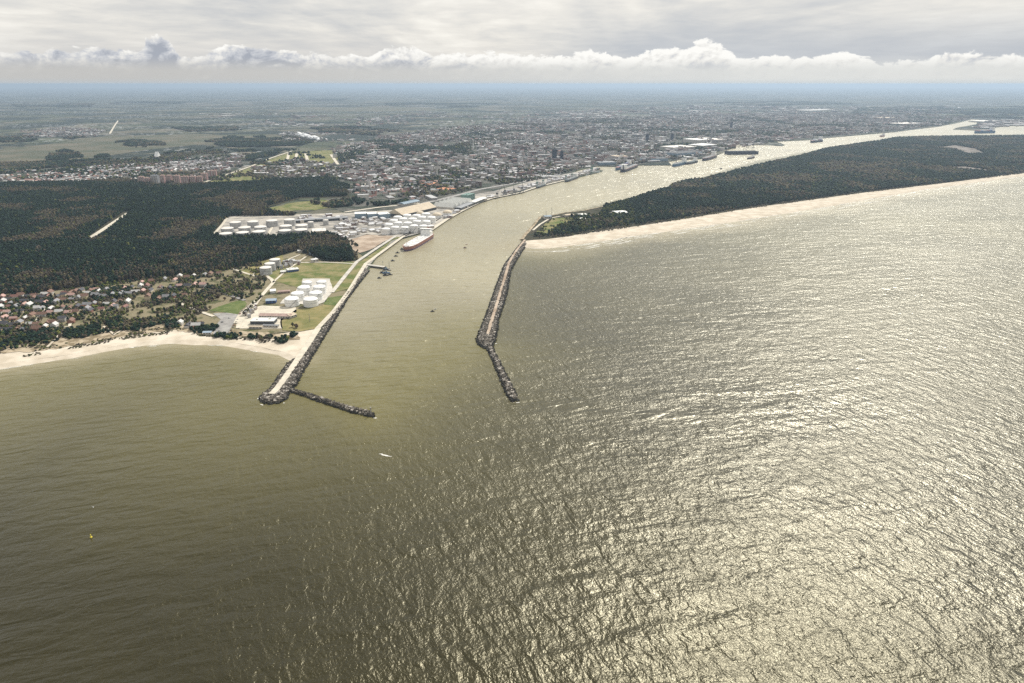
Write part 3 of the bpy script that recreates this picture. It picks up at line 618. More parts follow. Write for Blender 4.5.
q = scatter([(532, 240), (560, 238.5), (640, 227), (752, 209), (865, 193.5), (1024, 174), (1024, 173), (865, 192), (752, 207), (640, 225), (560, 236)], 7, keep=lambda X, Y: fbm(X / 30, Y / 30, 57) > .5)
link('dune_scrub', crowns('dune_scrub', q, rng.uniform(1.6, 3.4, len(q)), rng.uniform(1.5, 4, len(q)), tints(q, .3, .1, 60)), kind='stuff')

# ------------------------------------------------------------ the city mass
M_wallv = attr_mat('rendered_wall', .85, .2, .15, .2); M_roofv = attr_mat('roofing', .8, .2, .2, .25)
WALLC = np.array([[.55, .52, .47], [.42, .38, .34], [.62, .60, .57], [.24, .17, .15], [.42, .38, .34], [.36, .35, .34]]); ROOFC = np.array([[.24, .13, .11], [.19, .19, .20], [.33, .33, .34], [.12, .12, .13], [.45, .45, .46], [.20, .15, .14], [.66, .66, .66], [.17, .16, .16]])
def buildings(name, pts, L, Wd, H, roofh, ang, wc, rc, z0=2.4):
    n = len(pts); tv = np.array([(-.5, -.5, 0), (.5, -.5, 0), (.5, .5, 0), (-.5, .5, 0), (-.5, -.5, 1), (.5, -.5, 1), (.5, .5, 1), (-.5, .5, 1), (-.5, 0, 2), (.5, 0, 2),
                             (-.53, -.55, 1), (.53, -.55, 1), (.53, .55, 1), (-.53, .55, 1), (-.53, 0, 2), (.53, 0, 2)], float)
    T = np.array([(0, 1, 5), (0, 5, 4), (1, 2, 6), (1, 6, 5), (2, 3, 7), (2, 7, 6), (3, 0, 4), (3, 4, 7), (4, 8, 7), (5, 6, 9), (10, 11, 15), (10, 15, 14), (12, 13, 14), (12, 14, 15)])
    V = np.repeat(tv[None], n, 0); zz = V[:, :, 2].copy()
    V[:, :, 2] = z0 + np.where(zz <= 1, zz * H[:, None], H[:, None] + roofh[:, None]); V[:, 10:, 2] += .15
    x = V[:, :, 0] * L[:, None]; y = V[:, :, 1] * Wd[:, None]; c_, s_ = np.cos(ang)[:, None], np.sin(ang)[:, None]
    V[:, :, 0] = x * c_ - y * s_ + pts[:, None, 0]; V[:, :, 1] = x * s_ + y * c_ + pts[:, None, 1]
    TT = (T[None] + (np.arange(n) * 16)[:, None, None]).reshape(-1, 3)
    col = np.concatenate([np.repeat(wc[:, None], 10, 1), np.repeat(rc[:, None], 6, 1)], 1).reshape(-1, 3)
    mi = np.tile(np.array([0] * 10 + [1] * 4), n)
    return fast_mesh(name, V.reshape(-1, 3), TT, col, mats=[M_wallv, M_roofv], midx=mi)

# ------------------------------------------------------------ breakwaters of heaped stone
M_rock = attr_mat('breakwater_stone', .9, .25, .3, .8)
def rocks(P_px, top, slope, spacing, size, z0=-.6, pale=.25, holes=(), path=None, clear=0):
    P = W(P_px); pts = scatter(P_px, spacing, holes, jitter=.6)
    if path:
        Q = W(path); dm = np.full(len(pts), 1e9)
        for (ax, ay), (bx, by) in zip(Q[:-1], Q[1:]):
            L = (bx - ax) ** 2 + (by - ay) ** 2; tt = np.clip(((pts[:, 0] - ax) * (bx - ax) + (pts[:, 1] - ay) * (by - ay)) / L, 0, 1)
            dm = np.minimum(dm, np.hypot(pts[:, 0] - ax - tt * (bx - ax), pts[:, 1] - ay - tt * (by - ay)))
        pts = pts[dm > clear]
    n = len(pts)
    d = np.full(n, 1e9)
    for i in range(len(P)):
        ax, ay = P[i]; bx, by = P[(i + 1) % len(P)]; L = (bx - ax) ** 2 + (by - ay) ** 2 + 1e-9
        tt = np.clip(((pts[:, 0] - ax) * (bx - ax) + (pts[:, 1] - ay) * (by - ay)) / L, 0, 1)
        d = np.minimum(d, np.hypot(pts[:, 0] - ax - tt * (bx - ax), pts[:, 1] - ay - tt * (by - ay)))
    z = np.minimum(top, d * slope) + z0 + rng.uniform(-.35, .35, n)
    tv = np.array([(x, y, q) for x in (-1, 1) for y in (-1, 1) for q in (-1, 1)], float)
    T = np.array([(0, 1, 3), (0, 3, 2), (4, 6, 7), (4, 7, 5), (0, 4, 5), (0, 5, 1), (2, 3, 7), (2, 7, 6), (0, 2, 6), (0, 6, 4), (1, 5, 7), (1, 7, 3)])
    V = np.repeat(tv[None], n, 0) * rng.uniform(.6, 1.3, (n, 8, 1)) * (size * rng.uniform(.55, 1.25, (n, 1, 3)) / 2)
    a, b = rng.uniform(0, 6.28, n)[:, None], rng.uniform(-.6, .6, n)[:, None]
    x, y, q = V[:, :, 0].copy(), V[:, :, 1].copy(), V[:, :, 2].copy()
    x, q = x * np.cos(b) - q * np.sin(b), x * np.sin(b) + q * np.cos(b); x, y = x * np.cos(a) - y * np.sin(a), x * np.sin(a) + y * np.cos(a)
    V = np.stack([x + pts[:, None, 0], y + pts[:, None, 1], q + z[:, None]], 2)
    wet = (z < .9); base = np.where(wet[:, None], np.array([.030, .028, .022]), np.array([.12, .105, .085]))
    pl = (rng.random(n) < pale) & ~wet; base[pl] = [.36, .33, .29]; base = base * rng.uniform(.6, 1.35, (n, 1))
    return V.reshape(-1, 3), (T[None] + (np.arange(n) * 8)[:, None, None]).reshape(-1, 3), np.repeat(base, 8, 0)
def core(P_px, z, shrink, m):
    P = W(P_px); cx = np.array(P); n = len(P); out = []
    for i in range(n):
        a, b, c_ = cx[i - 1], cx[i], cx[(i + 1) % n]; t_ = (c_ - a) / (np.hypot(*(c_ - a)) + 1e-9); nn = np.array([-t_[1], t_[0]]); out.append(nn)
    area = sum(P[i - 1][0] * P[i][1] - P[i][0] * P[i - 1][1] for i in range(n)); s_ = 1 if area > 0 else -1
    inner = [tuple(cx[i] + out[i] * shrink * s_) for i in range(n)]
    V = [(x, y, -1.5) for x, y in P] + [(x, y, z) for x, y in inner]
    bm = bmesh.new(); vs = [bm.verts.new(v) for v in V]
    for i in range(n): bm.faces.new((vs[i], vs[(i + 1) % n], vs[n + (i + 1) % n], vs[n + i]))
    f = bm.faces.new(vs[n:]); f.normal_update(); bmesh.ops.triangulate(bm, faces=[f], ngon_method='EAR_CLIP')
    me = bpy.data.meshes.new('stone_core'); bm.to_mesh(me); bm.free(); me.materials.append(m); return me
M_core = mat('dark_rubble', (.05, .045, .036), .95, scale=.3, col2=(.11, .10, .08), spec=.1)
def breakwater(name, label, areas, cap=None, capw=6, capz=3.2, capm=None, size=3.2):
    cx, cy = G(*areas[0][0][0]); t = thing(name, label, 'breakwater', (cx, cy, 0))
    for P_px, top, slope, sh, pale in areas:
        me = core(P_px, top - 1.6, sh, M_core)
        o = link('stone_core', me, t); o.matrix_parent_inverse = Matrix.Translation((-cx, -cy, 0))
        V, T, col = rocks(P_px, top, slope, 2.3, size, pale=pale + .05, path=cap, clear=capw / 2 + .8)
        o = link('rubble_stones', fast_mesh('rubble_stones', V, T, col, mats=[M_rock]), t, kind='stuff'); o.matrix_parent_inverse = Matrix.Translation((-cx, -cy, 0))
    if cap:
        o = strip('walkway', W(cap), capw, capz, capm or M_path); del o['kind']; o.parent = t; o.matrix_parent_inverse = Matrix.Translation((-cx, -cy, 0))
    return t
LP = [(326, 335), (319.5, 346), (311, 360), (303, 374), (297, 385), (291, 391), (287, 399), (281, 403), (270, 404.5), (263, 404), (259, 399.5), (262, 394), (269, 390), (275, 381), (283, 369), (288, 363), (296, 357.5), (306, 349), (313, 340), (320, 331)]
breakwater('stone_breakwater', 'long straight stone breakwater with pale roadway running out from the left beach, hooked dark tip', [(LP, 3.4, .45, 6, .22),
    ([(370, 271), (359, 284.5), (347, 301), (336, 319), (326, 335.5), (319, 332), (330, 316), (343, 297), (353, 284), (364, 268)], 3.4, .45, 4, .25)],
    cap=[(318.5, 330), (309, 345), (297.5, 362), (286, 379), (278, 390), (272, 396)], capw=10, capz=3.6, capm=M_path)
breakwater('stone_groyne', 'thin dark stone groyne branching right from the tip of the left breakwater', [([(284, 388), (290, 388.5), (310, 394.5), (335, 402.5), (355, 408.5), (370, 412), (374.5, 414.5), (373.5, 417.3), (367, 416.5), (350, 412.3), (330, 405.5), (308, 398), (289, 391.8), (284, 391)], 3.6, .7, 2.5, .12)], size=3.4)
RP = [(524, 239.5), (516, 249), (504, 265), (497, 283), (491, 300), (484.5, 318), (478, 334), (476, 340), (478.5, 345.5), (485, 349), (492, 347.5), (495.5, 342), (497, 334), (499, 320), (504, 305), (507.5, 293), (511, 271), (519, 257), (527.5, 244.5)]
breakwater('stone_mole', 'broad stone mole running from the right headland with a sandy track on its crest', [(RP, 3.8, .42, 7, .2)], cap=[(525, 241), (517, 251), (509, 264), (504, 282), (500, 295), (495, 312), (490, 328), (488, 336)], capw=6, capz=3.9, capm=M_soil)
breakwater('stone_groyne', 'grey stone groyne stepping down to the water from the tip of the right mole', [([(486, 348), (492.5, 346.5), (500, 362), (508, 378), (515, 391), (518.5, 400.5), (511.5, 402.3), (507, 396), (499.5, 378), (491, 358)], 3.4, .5, 4, .35)], size=3.4)
def link_foam(px, py, L, wd, ang):
    x, y = G(px, py); bm = bmesh.new(); r_ = random.Random(int(px))
    n = 14; vs = [bm.verts.new((x + math.cos(ang) * math.cos(a) * L * q - math.sin(ang) * math.sin(a) * wd * q, y + math.sin(ang) * math.cos(a) * L * q + math.cos(ang) * math.sin(a) * wd * q, .12))
                  for i in range(n) for a, q in ((2 * math.pi * i / n, r_.uniform(.35, 1)),)]
    bm.faces.new(vs); bmesh.ops.triangulate(bm, faces=bm.faces[:]); me = bpy.data.meshes.new('sea_foam'); bm.to_mesh(me); bm.free()
    me.materials.append(mat('sea_foam', (.78, .77, .72), .9)); o = link('sea_foam', me, kind='stuff')
for a in ((384.5, 455.3, 7, 1.3, -.25), (381, 454, 3, 1, 0), (388, 456.2, 6, .8, -.2), (258.5, 398.5, 2.5, 3, 1), (262, 404.8, 4, 1.2, -.6), (284, 403, 2, 1.2, 0), (375.5, 418, 3, 1.3, .2), (518, 402.5, 3, 1.2, .3), (496, 343.5, 2.5, 1.2, .6)): link_foam(*a)

def surf(line, n, off, seed, Lr=(15, 70), wr=(.6, 2.2)):
    r_ = random.Random(seed); P = [Vector(p) for p in rough_line(W(line), closed=False, seg=20, amp=.0)]; V = []; Fs = []
    for _ in range(n):
        i = r_.randrange(1, len(P) - 2); d = (P[i + 1] - P[i]).normalized(); nn = Vector((d.y, -d.x)); o_ = r_.uniform(*off); L = r_.uniform(*Lr); w_ = r_.uniform(*wr); k_ = 9; ph = r_.uniform(0, 6)
        b = len(V)
        for q in range(k_):
            f = q / (k_ - 1); c0 = P[i] + d * (f - .5) * L + nn * (o_ + math.sin(f * 5 + ph) * 1.6 + r_.uniform(-.5, .5)); h_ = w_ * math.sin(math.pi * f) * r_.uniform(.4, 1.1) + .05
            V += [(c0.x + nn.x * h_, c0.y + nn.y * h_, .15), (c0.x - nn.x * h_, c0.y - nn.y * h_, .15)]
        Fs += [(b + 2 * q, b + 2 * q + 1, b + 2 * q + 3, b + 2 * q + 2) for q in range(k_ - 1)]
    me = bpy.data.meshes.new('surf_foam'); me.from_pydata(V, [], Fs); me.materials.append(M['sea_foam']); link('surf_foam', me, kind='stuff')
surf(SPIT_S[:-2], 230, (9, 60), 5, (15, 90), (.6, 2.4)); surf(SPIT_S[:-2], 120, (10, 15), 6, (30, 90), (.5, 1.3)); surf(MAIN_COAST[2:13], 60, (8, 17), 7, (10, 40), (.25, .8))
# ------------------------------------------------------------ storage tanks
M_white = mat('white_paint', (.80, .80, .78), .5, .04, .2); M_tankgrey = mat('grey_tank_paint', (.42, .42, .41), .6, .08, .2); M_tankroof = mat('pale_tank_roof', (.68, .65, .60), .6, .05, .2)
M_rim = mat('rim_steel', (.30, .29, .28), .6); M_cream = mat('cream_cladding', (.58, .50, .38), .7, .06, .1)
def make_tank(wall, roofm, r=14, h=10, dome=.10):
    t = thing('storage_tank', 'x', 'storage tank')
    mb = MB(); mb.cyl(0, 0, 0, h, r, n=28, cap=False); w = mb.build('tank_wall', wall, t, smooth=True)
    mb = MB(); mb.dome(0, 0, h, r * .985, r * dome, 28, 4); mb.build('tank_roof', roofm, t, smooth=True)
    for z in (h - .25, h * .55):
        n = 28; mb = MB()
        V, T_ = [], []
        for i in range(n):
            a = 2 * math.pi * i / n
            for rr, zz in ((r * 1.001, z - .15), (r * 1.014, z - .15), (r * 1.014, z + .15), (r * 1.001, z + .15)): V.append((rr * math.cos(a), rr * math.sin(a), zz))
            for q in range(4): T_.append((4 * i + q, 4 * ((i + 1) % n) + q, 4 * ((i + 1) % n) + (q + 1) % 4, 4 * i + (q + 1) % 4))
        mb = MB(); mb.add(V, T_); mb.build('rim_ring', M_rim, t)
    mb = MB(); V = []; T_ = []
    for i in range(13):
        a = -2.2 + i * .09; V += [(r * 1.002 * math.cos(a), r * 1.002 * math.sin(a), i * h / 12), (r * 1.07 * math.cos(a), r * 1.07 * math.sin(a), i * h / 12), (r * 1.07 * math.cos(a), r * 1.07 * math.sin(a), i * h / 12 + .5), (r * 1.002 * math.cos(a), r * 1.002 * math.sin(a), i * h / 12 + .5)]
        if i: T_ += [(4 * i - 4 + q, 4 * i + q, 4 * i + (q + 1) % 4, 4 * i - 4 + (q + 1) % 4) for q in range(4)]
    mb.add(V, T_)
    mb.build('stairway', M_rim, t)
    return t
first = {}
def tank(kind, px, py, wpx, hpx, label, group, cat='storage tank'):
    """px, py: foot centre in the photo"""
    mats = {'white': (M_white, M_white, .12), 'grey': (M_tankgrey, M_tankroof, .06), 'dome': (M_white, M_cream, .75)}[kind]
    x, y = G(px, py, 3.3); s_ = mpp(px, py); r = wpx * s_ / 2; h = hpx * s_ / math.cos(math.atan2(CAMH, y))
    if kind not in first:
        first[kind] = make_tank(mats[0], mats[1], 14, 10, mats[2]); o = first[kind]; o.location = (x, y, 3.3)
    else: o = dup(first[kind], (x, y, 3.3), random.uniform(0, 6))
    o.scale = (r / 14, r / 14, h / 10); o['label'] = label; o['category'] = cat; o['group'] = group
g = 'white tanks of the depot beside the left breakwater'
for px, py, w_, nm in ((307.5, 288.6, 9.6, 'back left'), (322, 288.2, 10, 'back right'), (304.5, 293.6, 12.5, 'second-row left'), (319.8, 293, 12.5, 'second-row right'), (298, 299.5, 13, 'third-row left'), (316.3, 299, 13, 'third-row right'), (292.3, 305, 14, 'front left'), (311, 305.3, 14.3, 'front right')):
    tank('white', px, py, w_, 6.4, f'white domed storage tank, the {nm} one of eight beside the breakwater road', g)
g = 'grey tanks beside the pine forest'
for px, py, w_, nm in ((266.3, 274, 11.5, 'nearest and largest'), (270.5, 270, 10.5, 'middle'), (275.5, 266, 10.5, 'farthest')): tank('grey', px, py, w_, 6.6, f'grey storage tank with pale roof, {nm} of the three beside the forest edge', g)
g = 'grey tanks of the depot in the forest'
for row, nm, pts_ in ((0, 'back', [(236, 227.5, 11), (253.5, 226.8, 11), (272.5, 225.8, 11.5), (290, 224.8, 11)]), (1, 'middle', [(228, 233.4, 12), (245.3, 232.6, 12), (261, 232, 12), (286.3, 231, 12), (302, 230.4, 12)]),
                      (2, 'front', [(226.5, 238.6, 12.5), (243.2, 237.6, 12.5), (259.6, 236.6, 13), (285.5, 235.6, 12.5), (301.5, 234.8, 13)])):
    for i, (px, py, w_) in enumerate(pts_): tank('grey', px, py, w_, 5.3, f'low grey tank, {ordn(i, len(pts_))} in the {nm} row of the forest depot', g)
tank('grey', 311, 227, 6, 5, 'narrow grey tank behind the large cream block of the forest depot', g); tank('grey', 326, 224.5, 5.5, 4.5, 'small grey tank at the right end of the forest depot', g)
g = 'white tanks of the harbour terminal'
for row, (y0, x0, n_) in enumerate(((234, 386, 5), (229.5, 389, 5), (225.5, 394, 5), (222, 398, 4))):
    for i in range(n_):
        px = x0 + i * 9.4; py = y0 - i * .75
        tank('white', px, py, 8.6, 5.2 + (i % 2) * .8, f'white tank, {ordn(i, n_)} in the {("front", "second", "third", "back")[row]} row of the terminal behind the tanker', g)
for px, py, w_, h_, nm in ((420.5, 216.5, 8.5, 2.6, 'left'), (437, 217.5, 9.5, 2.4, 'middle'), (447.5, 215, 9.5, 2.4, 'right')):
    tank('dome', px, py, w_, h_, f'large domed store, the {nm} one of the three standing along the quay', 'domed stores on the quay', 'domed store')

# ------------------------------------------------------------ sheds, halls and blocks
M_tin = mat('pale_tin_roof', (.66, .66, .62), .5, .05, .15); M_greyroof = mat('grey_roof', (.27, .28, .29), .7, .1, .1); M_pinkroof = mat('dusty_pink_roof', (.40, .29, .25), .8, .12, .15)
M_tanroof = mat('tan_roof', (.52, .44, .33), .8, .08, .08); M_darkwall = mat('dark_wall', (.07, .075, .08), .8, .1, .1); M_cwall = mat('pale_wall', (.50, .47, .42), .8, .08, .1); M_bluewall = mat('blue_grey_cladding', (.20, .27, .33), .6, .06, .1)
M_blueroof = mat('blue_roof', (.05, .10, .25), .6, .1, .2); M_orange = mat('orange_roof', (.50, .22, .11), .7, .08, .1); M_glassd = mat('dark_glazing', (.04, .05, .06), .25, spec=.5); M_green = mat('green_grey_paint', (.13, .22, .19), .6, .1, .1)
def windows(mb, L, y, z0, z1, n, w, yo):
    for i in range(n):
        x = -L / 2 + L * (i + .5) / n; mb.box(x - w / 2, x + w / 2, y - .12 if yo < 0 else y - .05, y + .05 if yo < 0 else y + .12, z0, z1)
def hall(name, label, cat, a, b, depth, h, wall, roof, rise=1.0, style='flat', z=3.2, group=None, win=6, winh=None, door=True, bays=5):
    ax, ay = G(*a, z); bx, by = G(*b, z); L = math.hypot(bx - ax, by - ay); ang = math.atan2(by - ay, bx - ax); cx, cy = (ax + bx) / 2, (ay + by) / 2
    t = thing(name, label, cat, (cx, cy, z), ang, group)
    mb = MB(); mb.box(-L / 2, L / 2, 0, depth, 0, h)
    if style == 'gable': mb.gable(-L / 2, L / 2, 0, depth, h, h + rise - .05)
    mb.build('wall', wall, t)
    mb = MB()
    if style == 'flat':
        mb.box(-L / 2 - .5, L / 2 + .5, -.5, depth + .5, h, h + .5)
        mb.box(-L * .3, -L * .3 + 3, depth * .4, depth * .4 + 3, h + .5, h + 2); mb.box(L * .2, L * .2 + 4, depth * .6, depth * .6 + 2.5, h + .5, h + 1.8)
    elif style == 'gable': mb.gable(-L / 2, L / 2, 0, depth, h + .15, h + rise + .3, over=.6)
    elif style == 'saw':
        for i in range(bays):
            x0 = -L / 2 + L * i / bays; mb.gable(x0, x0 + L / bays, 0, depth, h, h + rise, ridge='y')
    elif style == 'vault':
        n = 8
        for i in range(n):
            a0, a1 = math.pi * i / n, math.pi * (i + 1) / n
            y0, z0_, y1, z1_ = depth / 2 - depth / 2 * math.cos(a0), h + rise * math.sin(a0), depth / 2 - depth / 2 * math.cos(a1), h + rise * math.sin(a1)
            mb.add([(-L / 2, y0, z0_), (L / 2, y0, z0_), (L / 2, y1, z1_), (-L / 2, y1, z1_)], [(0, 1, 2, 3)])
        mb.add([(-L / 2, depth / 2 - depth / 2 * math.cos(math.pi * i / n), h + rise * math.sin(math.pi * i / n)) for i in range(n + 1)], [tuple(range(n, -1, -1))])
        mb.add([(L / 2, depth / 2 - depth / 2 * math.cos(math.pi * i / n), h + rise * math.sin(math.pi * i / n)) for i in range(n + 1)], [tuple(range(n + 1))])
    mb.build('roof', roof, t)
    if win:
        for i in range(win):
            w_ = L / win * .5; x = -L / 2 + L * (i + .5) / win; mb = MB(); zz = winh or (h * .45, h * .8)
            mb.box(x - w_ / 2, x + w_ / 2, -.12, .05, *zz); mb.build('window', M_glassd, t)
    if door: mb = MB(); mb.box(L * .38, L * .38 + min(4, L * .08), -.14, .04, 0, h * .42 if winh is None else min(3.5, h * .5)); mb.build('door', M_darkwall, t)
    return t
hall('boathouse_hall', 'flat white-roofed hall with open dark front near the beach car park', 'hall', (250.5, 324.3), (274, 324.3), 19, 5.6, M_darkwall, M_tin, win=7, winh=(1, 4.2))
hall('long_shed', 'long shed with dusty pink roof and a row of windows behind the white-roofed hall', 'shed', (259, 318), (290.5, 318.6), 15, 4.2, M_cwall, M_pinkroof, 2.5, 'gable', win=12)
hall('long_shed', 'shorter pale shed joined to the right end of the pink-roofed shed', 'shed', (291, 318.6), (297, 316.5), 16, 4.4, M_cwall, M_tanroof, 2.0, 'gable', win=2)
hall('low_shed', 'low tan shed in front of the white-roofed hall, nearest the dunes', 'shed', (249, 328.5), (262, 328.7), 6, 3, M_cwall, M_tanroof, 1.2, 'gable', win=4)
hall('low_shed', 'low grey shed to the right of the tan shed, behind the dune scrub', 'shed', (263, 327), (278, 327.4), 6, 3, M_cwall, M_greyroof, 1.2, 'gable', win=5)
hall('depot_office', 'small dark blue-fronted office by the left foot of the white tanks', 'office', (266, 303.5), (276, 303), 13, 5, M_blueroof, mat('pale_blue_roof', (.34, .42, .50), .6), 2.5, 'gable', win=3)
hall('white_house', 'small bright white building beside the road bend left of the white tanks', 'building', (270.5, 293.5), (276, 293), 15, 4.5, M_white, M_white, 2.5, 'gable', win=3)
hall('pink_building', 'low pink building between the small white building and the white tanks', 'building', (278, 293.5), (290, 292.5), 9, 3.2, M_pinkroof, M_pinkroof, 1.5, 'gable', win=5)
hall('depot_building', 'flat pale building with blue front beside the grassy field, right of the three grey tanks', 'building', (288, 272.3), (299, 271), 18, 4.5, M_blueroof, M_tin, win=5)
hall('depot_building', 'small white block among yards left of the blue-fronted building', 'building', (281, 273.5), (286, 273), 10, 3.5, M_cwall, M_white, win=2)
hall('pump_house', 'long low pale pump house between the grey tanks and the forest edge', 'building', (285, 262.5), (295, 261.3), 7, 3.5, M_cwall, M_tin, win=4)
hall('office_building', 'pale flat-roofed office at the foot of the wooded clump', 'office', (314, 255.5), (323, 253.5), 20, 6, M_bluewall, M_tin, win=4)
hall('office_building', 'small white office just below the wooded clump', 'office', (313, 262.5), (318.5, 261.5), 11, 6, M_cwall, M_white, win=2)
hall('workshop', 'long pale workshop at the forest edge above the grassy field', 'workshop', (298, 252.8), (308, 252), 12, 4.5, M_cwall, M_tin, 1.5, 'gable', win=5)
hall('beach_kiosk', 'small bright blue-roofed kiosk at the beach end of the car park', 'kiosk', (215.5, 335.8), (220.5, 335.5), 7, 3.2, M_blueroof, M_blueroof, 1.2, 'gable', z=3.2, win=2)
hall('beach_house', 'white and blue beach house just left of the blue kiosk', 'building', (203, 335), (211, 334.8), 8, 4, M_cwall, mat('pale_blue_roof', (.3, .4, .5), .6), 1.5, 'gable', z=3.2, win=3)
hall('tank_block', 'large cream block-shaped store at the right end of the forest depot', 'store', (313, 237), (326.5, 236.2), 40, 15, M_cream, M_tankroof, win=0)
hall('goods_shed', 'very long grey goods shed running behind the forest depot', 'warehouse', (296, 223), (348, 219.8), 26, 7, M_darkwall, M_greyroof, 2, 'gable', win=12)
for i, (a, b, nm) in enumerate((((355, 218.6), (366.3, 218.2), 'left'), ((368, 218.8), (378, 218.2), 'middle'), ((380, 219.2), (390.5, 218.2), 'right'))):
    hall('silo_block', f'tall blue-grey block with white roof, the {nm} of the three behind the harbour terminal', 'silo block', a, b, 34, 14.5, M_bluewall, M_white, win=0, group='blue-grey blocks behind the harbour terminal')
hall('long_warehouse', 'long tan-roofed warehouse with dark gable end behind the domed stores', 'warehouse', (402.5, 217.5), (436.5, 209.5), 62, 8, M_darkwall, M_tanroof, 15, 'gable', win=0)
hall('ribbed_warehouse', 'white ribbed warehouse with ridged roof beside the harbour railway', 'warehouse', (453, 209.5), (472.5, 203), 75, 6, M_cwall, M_tin, 13, 'saw', win=0, bays=5)
hall('quay_shed', 'dark-walled quay shed with grey roof in front of the ribbed warehouse', 'shed', (461, 210.5), (474, 205.2), 24, 8, M_darkwall, M_greyroof, 2, 'gable', win=8)
hall('quay_shed', 'dark-walled quay shed with pale roof right of the ribbed warehouse', 'shed', (475, 204.7), (487, 199.8), 26, 8, M_darkwall, M_tin, 2, 'gable', win=8)
hall('station_building', 'curved blue-grey roofed building beside the railway above the tan warehouse', 'building', (404, 206), (420, 202.6), 30, 5, M_cwall, M_bluewall, 5, 'vault', win=6)
hall('orange_roofed_building', 'flat orange-roofed building at the town edge above the ribbed warehouse', 'building', (448, 191.5), (456, 190), 60, 6, M_cwall, M_orange, win=4)
hall('orange_roofed_building', 'smaller orange-roofed building a little left of the flat orange one', 'building', (430, 186), (438, 184.5), 50, 6, M_cwall, M_orange, 3, 'gable', win=3)
hall('harbour_store', 'dark green harbour store beside the quay upstream of the quay sheds', 'store', (468.5, 201), (475, 198.8), 30, 20, M_green, M_green, win=0)
for i, (a, b, d_, h_, wm, rm, lb) in enumerate((((677, 149.5), (697, 148), 150, 10, M_cwall, M_tankroof, 'broad white-roofed warehouse behind the blue dock sheds'), ((703, 147.5), (717, 146.2), 120, 12, M_cwall, M_white, 'bright white warehouse right of the broad one behind the docks'),
        ((699, 143.8), (707, 143.2), 150, 25, M_cwall, M_white, 'tall white store behind the dock warehouses'), ((713, 141.8), (727, 140.8), 200, 12, M_cwall, M_tankroof, 'long white warehouse farthest right behind the docks'),
        ((677, 156.8), (702, 154.7), 90, 18, M_bluewall, M_darkwall, 'long dark blue dock shed along the inlet'), ((645, 162), (668, 161), 80, 14, M_bluewall, M_darkwall, 'dark blue dock shed left of the inlet'), ((600, 165), (616, 164.5), 60, 12, M_bluewall, M_greyroof, 'grey-blue dock shed left of the pair of moored ships'),
        ((617, 158), (628, 157.5), 80, 8, M_cwall, M_tanroof, 'tan-roofed warehouse behind the pair of moored ships'), ((810, 111.5), (835, 110.5), 260, 14, M_cwall, M_tankgrey, 'long pale warehouse far off beyond the city'), ((903, 124.8), (921, 124), 160, 10, M_cwall, M_tankroof, 'white-roofed warehouse near the far river bend'),
        ((886, 118.8), (900, 118.4), 200, 10, M_cwall, M_tanroof, 'tan-roofed shed far beyond the right river bank'), ((985, 122.4), (1000, 121.8), 180, 10, M_cwall, M_tankroof, 'white shed right of the far end of the river'))):
    hall('dock_warehouse', lb, 'warehouse', a, b, d_, h_, wm, rm, win=0, door=False, group='warehouses about the docks')
for a, b, d_, h_, rm, lb in (((617, 215.3), (628, 214.6), 40, 7, M_white, 'white flat-roofed building among trees on the headland'), ((592, 217.8), (602, 217), 26, 5, M_pinkroof, 'pink-roofed building on the headland left of the white flat one'), ((580, 216.6), (587, 216), 24, 5, M_tin, 'pale building on the headland shore'),
        ((566, 217), (574, 216.2), 20, 5, M_tanroof, 'tan building on the headland shore near the two masts'), ((578, 221), (586, 220.2), 20, 5, M_tin, 'pale building deeper in the headland trees'), ((545, 219.3), (552, 218.9), 22, 8, M_bluewall, 'blue-grey signal station at the foot of the two masts')):
    hall('headland_building', lb, 'building', a, b, d_, h_, M_cwall, rm, 2, 'gable', z=2.2, win=4, group='buildings on the headland')
hall('white_church', 'white steep-fronted building standing out beyond the left town', 'church', (154.5, 158.2), (157.5, 158.2), 40, 8, M_white, M_white, 26, 'gable', win=0)
# terminal clutter: pipes, small sheds
def scattered_sheds(poly, sp, group, lab, seed, sizes=(8, 22), thr=.45):
    p_ = scatter(poly, sp, keep=lambda X, Y: fbm(X / 60, Y / 60, seed) > thr); n = len(p_)
    L = rng.uniform(*sizes, n); Wd = L * rng.uniform(.4, .8, n); H = rng.uniform(3, 8, n); ang = .55 + rng.integers(0, 2, n) * math.pi / 2
    wc = WALLC[rng.integers(0, len(WALLC), n)]; rc = ROOFC[rng.choice([1, 2, 4, 6, 6, 4], n)]
    return link(group, buildings(group, p_, L, Wd, H, rng.uniform(.2, 2, n), ang, wc, rc, 3.0), kind='stuff')
scattered_sheds([(330, 236), (345, 221), (385, 219.5), (392, 221), (384, 234), (366, 233), (345, 241)], 20, 'terminal_clutter', '', 5)
scattered_sheds([(425, 228), (445, 217), (468, 207.5), (476, 204), (492, 196), (540, 183), (598, 169), (600, 171.5), (537, 186.8), (493, 198), (460, 211.5), (431, 230)], 15, 'terminal_clutter', '', 6, (6, 24), .42)
scattered_sheds([(300, 218), (340, 216), (345, 221), (330, 224), (300, 226)], 20, 'terminal_clutter', '', 8)
scattered_sheds([(277, 275), (285, 262), (300, 258), (300, 266), (290, 272)], 11, 'terminal_clutter', '', 12, (4, 9), .45)
scattered_sheds([(238, 329), (246, 312), (258, 309), (250, 320), (248, 329), (282, 329.5), (280, 331), (240, 332)], 8, 'terminal_clutter', '', 14, (3, 6), .5)

